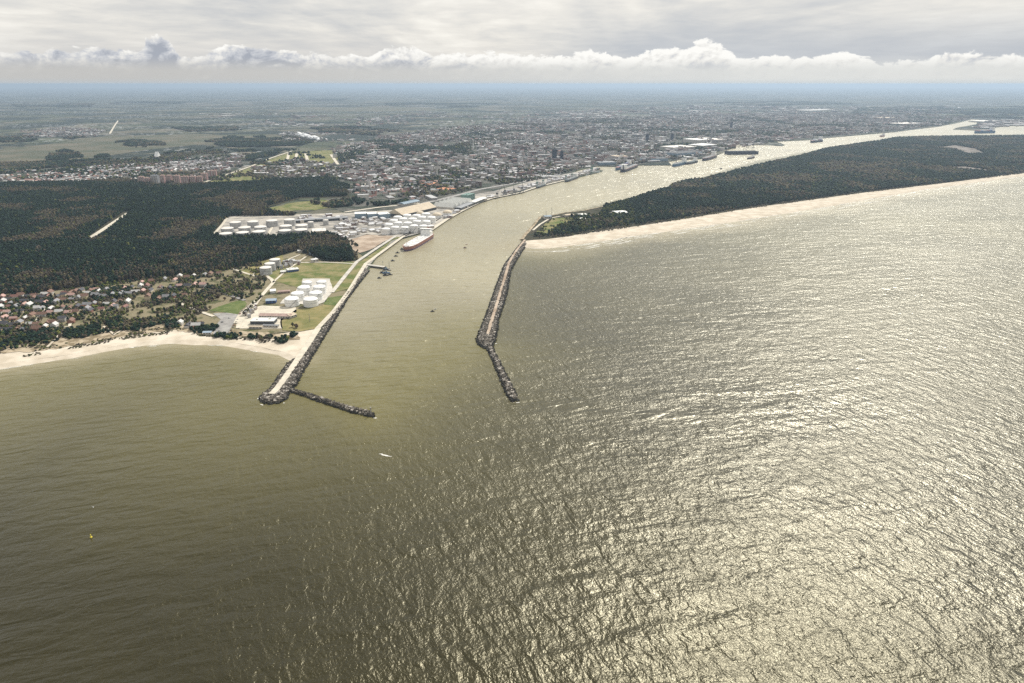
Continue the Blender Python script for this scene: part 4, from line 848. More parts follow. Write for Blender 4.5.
# ------------------------------------------------------------ apartment blocks and towers
def block_mat(name, c1, c2, roof):
    m = bpy.data.materials.new(name); m.use_nodes = True; t = NT(m.node_tree); b = t.n['Principled BSDF']
    tc = t.node('ShaderNodeTexCoord').outputs['Object']; sp = t.node('ShaderNodeSeparateXYZ'); t.l.new(tc, sp.inputs[0])
    def teeth(v, period, lo, hi):
        f = t.math('FRACT', t.math('DIVIDE', v, period)); return t.math('MULTIPLY', t.math('GREATER_THAN', f, lo), t.math('LESS_THAN', f, hi))
    hx = t.math('ADD', sp.outputs[0], sp.outputs[1]); wn = t.math('MULTIPLY', teeth(hx, 3.4, .2, .75), teeth(sp.outputs[2], 2.9, .3, .8))
    t.put(b.inputs['Base Color'], t.mix(t.math('MULTIPLY', wn, .7), c1, c2)); b.inputs['Roughness'].default_value = .8; M[name] = m; return m
BL = {'pink': block_mat('pink_render', (.36, .22, .20), (.10, .08, .08), 0), 'white': block_mat('white_render', (.62, .60, .56), (.16, .17, .18), 0), 'grey': block_mat('grey_panels', (.32, .32, .33), (.10, .11, .12), 0), 'brick': block_mat('red_brick', (.26, .12, .09), (.08, .06, .06), 0), 'dark': block_mat('dark_glass_wall', (.012, .018, .032), (.02, .028, .045), 0)}
def make_block(k_, L=30, Wd=13, H=20):
    t = thing('apartment_block', 'x', 'apartment block')
    mb = MB(); mb.box(-L / 2, L / 2, -Wd / 2, Wd / 2, 0, H); mb.build('wall', BL[k_], t)
    mb = MB(); mb.box(-L / 2 - .3, L / 2 + .3, -Wd / 2 - .3, Wd / 2 + .3, H, H + .7); mb.box(-4, 0, -2, 2, H + .7, H + 3); mb.box(L * .25, L * .25 + 3, -2, 2, H + .7, H + 2.6); mb.build('roof', M_greyroof if k_ not in ('pink', 'dark') else (M_pinkroof if k_ == 'pink' else M_darkwall), t)
    if k_ == 'dark': return t
    mb = MB()
    for i in range(3): x = -L / 2 + L * (i + .5) / 3; mb.box(x - 1.4, x + 1.4, -Wd / 2 - 1.2, -Wd / 2 - .01, 2.5, H - .8)
    mb.build('balcony_stack', M_cwall, t); return t
bproto = {}
def block(k_, px, py, wpx, hpx, label, group, ang=0.0, name=None, cat=None, dm=15.0):
    s_ = mpp(px, py); x, y = G(px, py, 2.6)
    if k_ not in bproto: o = bproto[k_] = make_block(k_)
    else: o = dup(bproto[k_], (0, 0, 0), 0)
    if name: o.name = name
    o.location = (x, y, 2.6); o.rotation_euler = (0, 0, ang); o.scale = (wpx * s_ / 30, dm / 13, hpx * s_ / 20); o['label'] = label; o['group'] = group; o['category'] = cat or 'apartment block'
BLKPOS = []
gp = 'pink apartment blocks beyond the forest'
PB = [(142.5, 184, 5.5, 7.5), (148, 184.6, 5, 7), (156, 184, 7.5, 9), (163.5, 183, 4, 8), (170, 182, 5, 7), (178, 183.6, 5.5, 8.5), (186, 185, 7, 9), (194, 184.5, 5.5, 8.5), (200.5, 184, 5, 8), (205, 180, 6, 7), (213, 177.5, 8, 7)]
for i, (px, py, w_, h_) in enumerate(PB):
    block('pink' if i != 2 else 'grey', px, py, w_, h_ * .92, f'{"pink" if i != 2 else "grey-fronted"} apartment block, {ordn(i, len(PB))} in the line of tall blocks behind the forest', gp, random.uniform(-.25, .25)); BLKPOS.append(G(px, py))
r2 = random.Random(11); cand = []
for _ in range(900):
    px = r2.uniform(335, 700); f = (px - 335) / 365; ymin = 142 - 12 * f; ymax = (203 if px < 430 else 203 - (px - 430) * .21) - 6 - max(0, (px - 600)) * .05
    py = r2.uniform(ymin + 6, ymax - 3)
    if all((px - a) ** 2 / 90 + (py - b) ** 2 / 14 > 1 for a, b in cand): cand.append((px, py))
    if len(cand) >= 84: break
bands = [(0, 152, 'far'), (152, 162, 'middle-distance'), (162, 174, 'nearer'), (174, 220, 'nearest')]
for lo, hi, bn in bands:
    for k_ in ('white', 'grey', 'brick'):
        pass
kindof = [r2.choice(['white', 'white', 'grey', 'grey', 'brick']) for _ in cand]
wordk = {'white': 'whitish', 'grey': 'grey', 'brick': 'reddish brick'}
for lo, hi, bn in bands:
    for k_ in ('white', 'grey', 'brick'):
        L_ = sorted([c0 for c0, kk in zip(cand, kindof) if kk == k_ and lo <= c0[1] < hi])
        for i, (px, py) in enumerate(L_):
            lng = r2.random() < .5
            block(k_, px, py, r2.uniform(6, 11) * (1 if lng else .45), r2.uniform(2.2, 3.2) if lng else r2.uniform(3, 4.6), f'{wordk[k_]} apartment block, {ordn(i, len(L_))} of its colour in the {bn} city belt', 'apartment blocks in the city', r2.uniform(-.5, .5)); BLKPOS.append(G(px, py))
tw = 'towers of the city'
for px, py, w_, h_, k_, lb in ((554.3, 161, 4.6, 11, 'dark', 'tall dark tower, the left and taller of the dark pair at the city centre'), (561.5, 160.5, 3, 9, 'dark', 'narrower dark tower right of the taller dark one'), (647, 141, 3, 6.5, 'dark', 'dark blue tower standing behind the docks inlet'),
        (672, 140, 2.4, 6, 'dark', 'slim dark tower right of the dark blue one'), (652, 146.5, 4.2, 4.5, 'white', 'pale square block below the dark blue tower'), (711.5, 138, 1.9, 12, 'grey', 'tall slim grey tower, left of a close pair beyond the docks'), (714.5, 137, 1.8, 10.5, 'grey', 'tall slim grey tower, right of a close pair beyond the docks'),
        (731, 128.5, 2.2, 6, 'dark', 'dark slab tower farther right beyond the docks'), (437, 176.5, 1.5, 8, 'white', 'pale slim tower in the near part of the city'), (463, 183, 4.5, 6, 'grey', 'grey cube-like tower block near the harbour railway')):
    block(k_, px, py, w_, h_, lb, tw, 0, 'tower', 'tower', w_ * 4)

# ------------------------------------------------------------ small houses, one by one
M_wall_w = mat('white_plaster', (.66, .63, .58), .85); M_wall_y = mat('cream_plaster', (.55, .46, .32), .85); M_wall_g = mat('grey_plaster', (.36, .35, .33), .85); M_wall_b = mat('brick_wall', (.28, .14, .10), .85)
RM = {'red': mat('red_tile', (.22, .11, .09), .75, .12, .5), 'brown': mat('brown_tile', (.20, .12, .09), .8, .12, .5), 'grey': mat('slate_grey', (.25, .25, .26), .75, .12, .5), 'pale': mat('pale_sheet_roof', (.52, .51, .49), .6, .06, .5), 'orange': mat('orange_tile', (.40, .20, .13), .75, .1, .5), 'dark': mat('dark_felt', (.075, .075, .085), .8, .1, .5), 'pink': mat('faded_pink_tile', (.46, .30, .26), .8, .1, .5)}
hproto = {}
def make_house(rc, v):
    t = thing('house', 'x', 'house'); wm = [M_wall_w, M_wall_y, M_wall_g, M_wall_b][v % 4]
    L, Wd, H, rise = ((11, 8.5, 4.2, 3.6), (13, 8, 3.4, 3.0), (9.5, 9, 5.6, 3.4))[v % 3]
    mb = MB(); mb.box(-L / 2, L / 2, -Wd / 2, Wd / 2, 0, H); mb.gable(-L / 2, L / 2, -Wd / 2, Wd / 2, H, H + rise - .1)
    if v % 2: mb.box(-L / 2 + 1, -L / 2 + 4.5, -Wd / 2 - 2.6, -Wd / 2, 0, 2.7)
    mb.build('wall', wm, t)
    mb = MB(); mb.gable(-L / 2, L / 2, -Wd / 2, Wd / 2, H + .12, H + rise + .25, over=.55); r_ = mb.build('roof', RM[rc], t)
    mb = MB(); mb.box(L * .18, L * .18 + .9, .6, 1.5, H + rise * .4, H + rise + 1.1); mb.build('chimney', M_wall_b, r_)
    mb = MB()
    for i in range(3): mb.box(-L / 2 + L * (i + .5) / 3 - .6, -L / 2 + L * (i + .5) / 3 + .6, -Wd / 2 - .06, -Wd / 2 + .03, 1.1, 2.4) if not (v % 2 and i == 0) else None
    mb.build('window', M_glassd, t); return t
HPOS = []
def house_row(p0, p1, n, seed, group, lab, z=2.9, jx=.35, jy=1.2, sc=(.85, 1.2), palette=('red', 'brown', 'grey', 'pale', 'brown', 'dark', 'pink', 'grey', 'brown', 'dark', 'pale', 'pink'), skip=.12, depth=1.0, small=False, rot=.15):
    r_ = random.Random(seed); out = []
    for i in range(n):
        if r_.random() < skip: continue
        f = (i + .5 + r_.uniform(-jx, jx)) / n; px = p0[0] + (p1[0] - p0[0]) * f; py = p0[1] + (p1[1] - p0[1]) * f + r_.uniform(-jy, jy)
        out.append((px, py))
    out.sort()
    for i, (px, py) in enumerate(out):
        rc = r_.choice(palette); v = r_.randrange(12); key = (rc, v % 4 + 4 * (v % 3))
        x, y = G(px, py, z)
        if key not in hproto: o = hproto[key] = make_house(rc, v)
        else: o = dup(hproto[key], (0, 0, 0), 0)
        o.location = (x, y, z); o.rotation_euler = (0, 0, r_.choice([0, math.pi / 2]) + r_.uniform(-rot, rot) + .12); s_ = r_.uniform(*sc); o.scale = (s_, s_, s_ * r_.uniform(.9, 1.1))
        _w = {'red': 'red-roofed', 'brown': 'brown-roofed', 'grey': 'grey-roofed', 'pale': 'pale-roofed', 'orange': 'orange-roofed', 'dark': 'dark-roofed', 'pink': 'pink-roofed'}[rc]
        o['label'] = f'{_w} house, {ordn(i, len(out))} in the {lab}'; o['group'] = group; HPOS.append((x, y))
gv = 'houses of the beach village'
rows_v = [((-14, 301.5), (100, 290.5), 17, 'village row along the forest'), ((-14, 306), (150, 287), 22, 'second village row from forest'), ((-12, 311), (178, 288), 24, 'third village row from forest'),
          ((-12, 316.5), (186, 296), 23, 'fourth village row from forest'), ((-14, 322), (140, 306), 18, 'fifth village row from forest'), ((-14, 328), (74, 321), 11, 'sixth village row from forest'), ((-8, 333), (60, 328.5), 7, 'village row nearest the dunes')]
for i, (a, b, n, lb) in enumerate(rows_v): house_row(a, b, n, 100 + i, gv, lb, skip=.12)
house_row((140, 283), (222, 275), 11, 120, gv, 'forest-edge line behind the car park', skip=.1)
house_row((150, 289), (205, 286), 7, 121, gv, 'line left of the asphalt lane', skip=.1)
house_row((176, 325), (206, 327), 4, 122, gv, 'group left of the car park', skip=0)
gt = 'houses of the town behind the forest'
for i, (a, b, n) in enumerate((((-10, 182.6), (138, 179.8), 34), ((-10, 179.6), (140, 176.4), 34), ((0, 176.8), (200, 170.4), 38))):
    house_row(a, b, n, 140 + i, gt, f'{("front", "second", "third")[i]} town row behind the forest', 2.7, .3, .5, (1.0, 1.5), ('pale', 'pale', 'grey', 'red', 'brown', 'pink', 'pale'), .12)
gc = 'houses at the near edge of the city'
for i, (a, b, n) in enumerate((((356, 199.5), (440, 191), 15), ((354, 194.5), (445, 187), 15), ((358, 190), (440, 182.5), 14))):
    house_row(a, b, n, 160 + i, gc, f'{("front", "second", "third")[i]} row of the city beyond the railway', 2.7, .3, .6, (1.1, 1.6), ('red', 'brown', 'grey', 'pale', 'red', 'dark', 'pink'), .1)
HARR = np.array(HPOS + BLKPOS)

# ------------------------------------------------------------ single trees of the village and the headland road
M_bark = mat('bark', (.10, .075, .055), .95)
def make_tree(kind, seed):
    r_ = random.Random(seed); t = thing('pine_tree' if kind == 'pine' else 'bushy_tree', 'x', 'tree')
    H = 10 if kind == 'pine' else 8; mb = MB(); mb.cyl(0, 0, -.3, H * .55, .32, .14, 7)
    for k_ in range(4): a = r_.uniform(0, 6.28); z = H * r_.uniform(.3, .5); mb.bar((0, 0, z), (math.cos(a) * 1.7, math.sin(a) * 1.7, z + 1.3), .09, 4)
    mb.build('trunk', M_bark, t)
    V = []; T = []; n = 170; R0 = 2.5 if kind == 'pine' else 3.0
    for i in range(n):
        while True:
            p = Vector((r_.uniform(-1, 1), r_.uniform(-1, 1), r_.uniform(-1, 1)))
            if .3 < p.length < 1: break
        w_ = (1 - .55 * max(0, p.z)) if kind == 'pine' else 1.0
        c0 = Vector((p.x * R0 * w_, p.y * R0 * w_, H * .62 + p.z * H * .36)); s_ = r_.uniform(.45, .95); b = len(V)
        u = Vector((r_.gauss(0, 1), r_.gauss(0, 1), r_.gauss(0, 1))).normalized(); v = u.orthogonal().normalized()
        for q in range(4): a = q * math.pi / 2; V.append(tuple(c0 + (u * math.cos(a) + v * math.sin(a)) * s_ * r_.uniform(.7, 1.2)))
        T.append((b, b + 1, b + 2, b + 3))
    me = bpy.data.meshes.new('crown'); me.from_pydata(V, [], T); me.materials.append(CM[kind]); link('crown', me, t); return t
CM = {'pine': mat('pine_needles', (.018, .032, .018), .9, scale=.5, col2=(.035, .05, .025), spec=.1), 'fresh': mat('spring_leaves', (.085, .105, .025), .9, scale=.5, col2=(.14, .15, .04), spec=.1), 'bare': mat('budding_twigs', (.10, .07, .05), .95, scale=.5, col2=(.16, .12, .08), spec=.1)}
tproto = {}
WK = {'pine': 'dark pine', 'fresh': 'bright green bushy tree', 'bare': 'brown bare-branched tree'}
def tree_row(p0, p1, n, seed, lab, group='single trees of the beach village', mix_=('pine', 'fresh', 'bare', 'pine'), jy=1.3, z=2.7):
    r_ = random.Random(seed); out = sorted((p0[0] + (p1[0] - p0[0]) * (f := (i + .5 + r_.uniform(-.4, .4)) / n), p0[1] + (p1[1] - p0[1]) * f + r_.uniform(-jy, jy)) for i in range(n))
    for i, (px, py) in enumerate(out):
        k_ = r_.choice(mix_); key = (k_, r_.randrange(3))
        if key not in tproto: o = tproto[key] = make_tree(k_, seed + i)
        else: o = dup(tproto[key], (0, 0, 0), 0)
        x, y = G(px, py, z); o.location = (x, y, z); o.rotation_euler = (0, 0, r_.uniform(0, 6)); s_ = r_.uniform(.75, 1.25); o.scale = (s_, s_, s_ * r_.uniform(.75, 1.0))
        o['label'] = f'{WK[k_]}, {ordn(i, n)} {lab}'; o['group'] = group
for i, (a, b, n, lb) in enumerate((((-10, 303.5), (130, 290), 14, 'between village rows one and two'), ((-10, 309), (165, 290), 18, 'between village rows two and three'), ((-10, 314), (185, 293), 18, 'between village rows three and four'),
        ((-10, 319.5), (180, 301), 18, 'between village rows four and five'), ((-10, 326), (80, 318), 9, 'between village rows five and six'), ((-10, 331), (60, 326), 7, 'behind the row nearest the dunes'),
        ((150, 312), (208, 306), 9, 'left of the green lawn'), ((190, 301), (243, 299), 8, 'above the green lawn'), ((205, 281), (258, 277), 10, 'along the road behind the green lawn'), ((222, 290), (260, 285), 9, 'between the lawn and the road bend'), ((243, 318), (262, 295), 8, 'along the depot road right of the lawn'))):
    tree_row(a, b, n, 300 + i, lb, mix_=('fresh', 'bare', 'pine', 'fresh') if i > 5 else ('pine', 'fresh', 'bare', 'pine'))
tree_row((290, 326), (300, 329), 3, 330, 'on the dry grass near the breakwater root', mix_=('bare', 'pine'))

# ------------------------------------------------------------ ships and boats
M_hullred = mat('red_brown_hull', (.30, .14, .11), .5, .1, .05); M_hulldark = mat('dark_hull', (.035, .035, .05), .5); M_purple = mat('purple_boot_top', (.10, .06, .11), .5); M_deck = mat('white_deck', (.70, .70, .68), .6, .06, .08); M_deckg = mat('green_deck', (.12, .18, .15), .7, .1, .1); M_hullblue = mat('blue_hull', (.05, .12, .22), .5)
M_deckr = mat('rust_deck', (.28, .15, .11), .7, .1, .1)
def hull_mesh(L, B, z0, z1, flare=1.06):
    st = [(-.5, .80), (-.46, .95), (-.2, 1), (.25, 1), (.38, .86), (.45, .55), (.5, .04)]; mb = MB(); V = []
    for zf, k_ in ((z0, 1.0), (z1, flare)):
        for x, w_ in st: V.append((x * L * (1.0 if k_ == 1 else 1.02), w_ * B / 2 * k_, zf)) 
        for x, w_ in reversed(st): V.append((x * L * (1.0 if k_ == 1 else 1.02), -w_ * B / 2 * k_, zf))
    n = 2 * len(st); mb.add(V, [(i, n + i, n + (i + 1) % n, (i + 1) % n) for i in range(n)] + [tuple(range(n, 2 * n))[::-1], tuple(range(n))]); return mb
def ship(name, label, cat, bow, stern, B, H, hullm, deckm, kind, boot=None, group=None, z=0.0):
    bx, by = G(*bow); sx_, sy = G(*stern); L = math.hypot(bx - sx_, by - sy); ang = math.atan2(by - sy, bx - sx_)
    t = thing(name, label, cat, ((bx + sx_) / 2, (by + sy) / 2, z), ang, group)
    if boot: hull_mesh(L * .995, B * .99, -1.5, H * .35, 1.0).build('boot_top', boot, t)
    hull_mesh(L, B, (H * .35 - .02) if boot else -1.5, H).build('hull', hullm, t)
    mb = hull_mesh(L * .97, B * .98, H + .02, H + .3, 1.0); dk = mb.build('deck', deckm, t)
    sh_ = L * .11; x0 = -L * .46
    mb = MB(); mb.box(x0, x0 + sh_, -B * .42, B * .42, H + .3, H + H * .9); mb.box(x0 + sh_ * .2, x0 + sh_ * .9, -B * .30, B * .30, H * 1.9, H * 1.9 + H * .5); mb.box(x0 + sh_ * .4, x0 + sh_ * .95, -B * .5, B * .5, H * 2.4, H * 2.4 + H * .22); dh = mb.build('deckhouse', M_white, t)
    mb = MB(); mb.box(x0 + sh_ * .6, x0 + sh_ * .97, -B * .45, B * .45, H * 2.45, H * 2.45 + H * .12); mb.build('bridge_window', M_glassd, dh)
    mb = MB(); mb.cyl(x0 - sh_ * .05, 0, H, H * 2.7, B * .09, B * .075, 10); mb.build('funnel', hullm, t)
    if kind == 'tanker':
        mb = MB(); mb.box(-L * .33, L * .40, -1.2, 1.2, H + .6, H + 2.2)
        for i in range(7): x = -L * .28 + i * L * .1; mb.box(x - .5, x + .5, -B * .42, B * .42, H + .3, H + 1.4)
        mb.build('deck_piping', M_white, t)
        mb = MB(); mb.bar((L * .02, 0, H), (L * .02, 0, H + 11), .5); mb.bar((L * .02, 0, H + 10), (L * .09, B * .2, H + 7), .3); mb.build('hose_crane', M_rim, t)
        mb = MB(); mb.box(L * .42, L * .46, -B * .2, B * .2, H + .3, H + 2.5); mb.build('forecastle', deckm, t)
    elif kind == 'cargo':
        for i in range(4): x = -L * .27 + i * L * .175; mb = MB(); mb.box(x, x + L * .13, -B * .36, B * .36, H + .3, H + 2.4); mb.build('hatch_cover', M_greyroof, t)
        for i in range(3):
            x = -L * .12 + i * L * .175 - L * .022; mb = MB(); mb.bar((x, 0, H), (x, 0, H + B * .9), .7); mb.bar((x, 0, H + B * .55), (x + L * .12, B * .1, H + B * .85), .4); mb.build('deck_crane', M_cream, t)
    elif kind == 'container':
        for i in range(6):
            x = -L * .3 + i * L * .12; mb = MB(); mb.box(x, x + L * .10, -B * .43, B * .43, H + .3, H + 3 + 2.6 * random.randint(0, 2)); mb.build('container_stack', [M_blueroof, M_hullred, M_greyroof, M_tin][i % 4], t)
    mb = MB(); mb.bar((L * .44, 0, H), (L * .44, 0, H + B * .45), .35); mb.build('foremast', M_rim, t); return t
ship('tanker', 'large white-decked tanker with red-brown hull moored at the terminal', 'tanker', (405.5, 251.3), (429, 237.4), 33, 11, M_hullred, M_deck, 'tanker', M_purple)
gs = 'ships moored along the river'
for nm, lb, cat, a, b, B, H, hm, dm_, kd in (('cargo_ship', 'small dark ship moored at the bulk quay nearest the ribbed warehouse', 'ship', (536.5, 188.5), (545, 185.4), 14, 6, M_hulldark, M_deckg, 'cargo'),
        ('cargo_ship', 'dark ship moored at the green crane quay', 'ship', (565.5, 182.2), (576.5, 178), 20, 8, M_hulldark, M_deckg, 'cargo'), ('cargo_ship', 'blue-black ship lying inside of the moored pair off the city', 'ship', (616, 170.5), (630, 165.8), 24, 12, M_hullblue, M_deckr, 'container'),
        ('cargo_ship', 'dark long ship lying outside of the moored pair off the city', 'ship', (637, 166.6), (622.5, 172.3), 28, 13, M_hulldark, M_deckr, 'cargo'), ('cargo_ship', 'grey ship at the mouth of the docks inlet, left of two', 'ship', (673, 166.8), (685, 163.8), 26, 12, M_hullblue, M_deckg, 'cargo'),
        ('cargo_ship', 'dark ship at the mouth of the docks inlet, right of two', 'ship', (686, 164.6), (696, 162.4), 24, 10, M_hulldark, M_deckg, 'cargo'), ('cargo_ship', 'dark ship moored at the point right of the docks inlet', 'ship', (703, 161), (714.5, 157.6), 30, 14, M_hulldark, M_deckr, 'cargo'),
        ('cargo_ship', 'small ship under way in mid-river off the floating dock', 'ship', (747.5, 159.3), (753.5, 157.9), 16, 7, M_hulldark, M_deckr, 'cargo'), ('ferry', 'white-topped ferry at the far ferry quay', 'ferry', (811, 142.8), (821, 141.6), 34, 14, M_hulldark, M_white, 'container'),
        ('ferry', 'long blue ferry moored near the far end of the river', 'ferry', (974.5, 133.4), (993, 132.9), 45, 18, M_hullblue, M_blueroof, 'container'), ('cargo_ship', 'tiny white and red ship far up the river', 'ship', (880.5, 136.9), (883.5, 136.4), 22, 10, M_hullred, M_white, 'cargo')):
    ship(nm, lb, cat, a, b, B, H, hm, dm_, kd, group=gs)
# floating dock
a, b = G(726, 154.5), G(756.5, 154); L = math.dist(a, b); t = thing('floating_dock', 'long dark floating dock with two side walls in the river basin', 'floating dock', ((a[0] + b[0]) / 2, (a[1] + b[1]) / 2, 0), math.atan2(b[1] - a[1], b[0] - a[0]))
MB().box(-L / 2, L / 2, -22, 22, -1, 4).build('pontoon', M_hulldark, t); MB().box(-L / 2, L / 2, -22, -17, 4, 19).build('side_wall', M_hulldark, t); MB().box(-L / 2, L / 2, 17, 22, 4, 19).build('side_wall', M_hulldark, t)
mb = MB(); mb.bar((0, -19, 19), (0, -19, 34), .8); mb.bar((0, -19, 33), (16, -10, 30), .6); mb.build('dock_crane', M_green, t)
def boat(px, py, L, ang, hm, cabm, label, cat='boat', group=None, name='motor_boat', tug=False):
    x, y = G(px, py); t = thing(name, label, cat, (x, y, 0), ang, group); B = L * .32; H = L * .13
    hull_mesh(L, B, -.5, H, 1.12).build('hull', hm, t)
    mb = MB(); mb.box(-L * .25, L * .12, -B * .33, B * .33, H, H + L * .15); mb.box(-L * .08, L * .10, -B * .26, B * .26, H + L * .15, H + L * .25); c0 = mb.build('cabin', cabm, t)
    mb = MB(); mb.box(L * .101, L * .106, -B * .22, B * .22, H + L * .17, H + L * .23); mb.build('cabin_window', M_glassd, c0)
    mb = MB(); mb.bar((-L * .05, 0, H), (-L * .05, 0, H + L * .5), L * .012); mb.build('mast', M_rim, t)
    if tug: mb = MB(); mb.cyl(-L * .3, 0, H, H + L * .28, L * .05, n=8); mb.build('funnel', M_darkwall, t)
    return t
gb = 'tugs and mooring dolphins off the jetty'
for px, py, L, ang, hm, cm_, lb in ((379.5, 278.3, 9, .1, M_hulldark, M_darkwall, 'small black boat lying alone in front of the jetty tugs'), (382.5, 273, 12, .1, M_hulldark, M_darkwall, 'black tug at the left of the jetty tugs'), (386.5, 269.8, 16, .3, M_hulldark, M_bluewall, 'dark tug with blue-grey cabin nearest the jetty end'),
        (386.3, 273.3, 16, .2, M_hullblue, M_bluewall, 'blue tug in the middle of the jetty tugs'), (386, 275.5, 13, 0, M_hulldark, M_darkwall, 'black tug lowest of the jetty tugs'), (390.3, 274.8, 10, 0, M_hulldark, M_darkwall, 'black boat at the right of the jetty tugs'), (389.5, 270.5, 8, 0, M_hulldark, M_tin, 'small dark boat just right of the jetty end')):
    boat(px, py, L, ang, hm, cm_, lb, 'tug', gb, 'tug_boat', True)
gm = 'small craft moored between jetty and tanker'
for px, py, lb in ((392.8, 261, 'small dark craft nearest the jetty, between jetty and tanker'), (396, 256.3, 'small dark craft in the middle, between jetty and tanker'), (397.6, 253, 'small dark craft third from the jetty towards the tanker'), (402, 249.3, 'small dark craft right under the tanker bow')):
    boat(px, py, 10, .1, M_hulldark, M_darkwall, lb, 'boat', gm, 'mooring_boat')
boat(432.6, 311.6, 8, .4, M_hulldark, M_darkwall, 'small black boat alone in the middle of the harbour entrance'); boat(435.4, 309.3, 5, .2, M_tankgrey, M_tankgrey, 'tiny grey dinghy just behind the black boat in the entrance', name='dinghy')
boat(465, 248, 9, .2, M_hulldark, M_hullred, 'small dark and red boat in mid-channel right of the tanker'); boat(466.5, 244.4, 6, .2, M_hullred, M_white, 'tiny reddish boat just beyond the dark boat in mid-channel'); boat(721, 169, 16, .5, M_hulldark, M_darkwall, 'small dark launch close to the wooded shore', name='launch')
def buoy(px, py, label, colm, h, ht='buoy'):
    x, y = G(px, py); t = thing('buoy', label, 'buoy', (x, y, 0)); MB().cyl(0, 0, -.4, .7, h * .24, n=14).build('float', colm, t)
    mb = MB(); mb.cyl(0, 0, .7, h * .8, h * .13, h * .07, 8); mb.build('tower', colm, t); mb = MB(); mb.bar((-.5, 0, h * .82), (.5, 0, h * 1.0), .12); mb.bar((.5, 0, h * .82), (-.5, 0, h * 1.0), .12); mb.build('topmark', colm, t)
M_yellow = mat('yellow_paint', (.75, .62, .08), .5)
buoy(91.2, 537.5, 'yellow buoy floating on the open sea, nearer of the two at lower left', M_yellow, 4.2); buoy(93.2, 507.6, 'small pale buoy on the open sea, farther of the two at lower left', M_white, 1.6)
# jetty
a, b = G(369, 266.5), G(384.5, 268.5); L = math.dist(a, b); t = thing('harbour_jetty', 'short concrete jetty with stone flank sticking into the harbour entrance by the tugs', 'jetty', ((a[0] + b[0]) / 2, (a[1] + b[1]) / 2, 0), math.atan2(b[1] - a[1], b[0] - a[0]))
MB().box(-L / 2 - 6, L / 2, -6, 7, -2, 3.6).build('jetty_body', M_core, t); MB().box(-L / 2 - 6, L / 2 - .5, -4, 6, 3.6, 4.0).build('deck', M_concrete, t)
mb = MB(); mb.bar((L * .38, 2, 4), (L * .38, 2, 16), .35); mb.box(L * .38 - .8, L * .38 + .8, 1.2, 2.8, 14, 15.5); mb.build('light_mast', M_rim, t)
def mast(px, py, h, label, name='lattice_mast', cat='mast', r=1.2, m=None, z=2.5, beacon=True):
    x, y = G(px, py, z); t = thing(name, label, cat, (x, y, z)); mb = MB()
    for i in range(3):
        a_ = i * 2.094; mb.bar((math.cos(a_) * r, math.sin(a_) * r, 0), (math.cos(a_) * r * .3, math.sin(a_) * r * .3, h), r * .16, 4)
        for k_ in range(8): f0, f1 = k_ / 8, (k_ + 1) / 8; b_ = a_ + 2.094; q0, q1 = r * (1 - .7 * f0), r * (1 - .7 * f1); mb.bar((math.cos(a_) * q0, math.sin(a_) * q0, h * f0), (math.cos(b_) * q1, math.sin(b_) * q1, h * f1), r * .09, 4)
    mb.build('lattice', m or M_rim, t)
    if beacon: MB().box(-r * .7, r * .7, -r * .7, r * .7, h, h + r * 1.5).build('lamp_cage', m or M_rim, t)
mast(551.6, 219, 34, 'taller right mast of the signal station on the headland'); mast(546, 219, 24, 'shorter left mast of the signal station on the headland')
mast(309.8, 322, 14, 'thin dark mast on the dry grass near the breakwater root', r=.8); mast(371, 413.6, 7, 'small light tower on the end of the left stone groyne', 'light_tower', 'beacon', 1.1, M_rim, 3)
mast(473.2, 150.5, 62, 'thin white television mast rising over the city', r=5, m=M_white); mast(389.3, 267.5, 13, 'navigation mast at the jetty end', 'navigation_mast', r=.9, z=1)
mast(388, 222, 26, 'thin mast behind the harbour terminal tanks', r=1)
# ------------------------------------------------------------ harbour cranes
def make_crane(m):
    t = thing('harbour_crane', 'x', 'crane'); mb = MB()
    for x in (-5, 5):
        for y in (-5, 5): mb.bar((x, y, 0), (x * .5, y * .5, 14), .7)
    mb.box(-5.6, 5.6, -5.6, -4.4, 3, 4); mb.box(-5.6, 5.6, 4.4, 5.6, 3, 4); mb.build('portal', m, t)
    MB().box(-4, 4.5, -2.8, 2.8, 14, 19).build('cab', m, t); mb = MB(); mb.bar((2, 0, 18), (20, 0, 42), .7); mb.bar((2, 0, 26), (20, 0, 42), .3); mb.bar((-2, 0, 19), (2, 0, 27), .6); mb.build('jib', m, t)
    mb = MB(); mb.bar((20, 0, 42), (20, 0, 20), .15); mb.build('cable', M_rim, t); return t
cp = {'green': make_crane(M_green), 'dark': None}; usedg = False
CR = [('green', 591.5, 173.2, 1.3, 'tall green crane at the river end of the long pier'), ('green', 597.5, 172.3, .9, 'smaller green crane at the tip of the long pier'), ('green', 572, 178, 1.0, 'green crane behind the dark ship at the crane quay'), ('green', 566, 179.5, .9, 'green crane left of the one behind the dark ship'), ('green', 537, 186, .9, 'green crane at the bulk quay, left one'), ('green', 543, 184.5, .95, 'green crane at the bulk quay, right one'),
      ('dark', 522, 192, 1.0, 'dark crane at the bend of the quay'), ('dark', 514, 193.8, 1.0, 'dark crane left of the quay bend'), ('dark', 505, 195, 1.0, 'dark crane second left of the quay bend'), ('dark', 497, 197.5, .9, 'dark crane nearest the quay sheds'), ('dark', 747, 148.5, 1.3, 'tall crane over the basin, left one of the far pair'), ('dark', 753, 148, 1.2, 'tall crane over the basin, right one of the far pair'),
      ('dark', 627, 164.5, .9, 'crane behind the moored pair of ships'), ('dark', 676, 163, 1.0, 'crane at the docks inlet'), ('dark', 813, 140, 1.2, 'crane at the far ferry quay'), ('dark', 878, 132.5, 1.3, 'crane on the far right river bank, left one'), ('dark', 869, 133.4, 1.3, 'crane on the far right river bank beside its larger neighbour')]
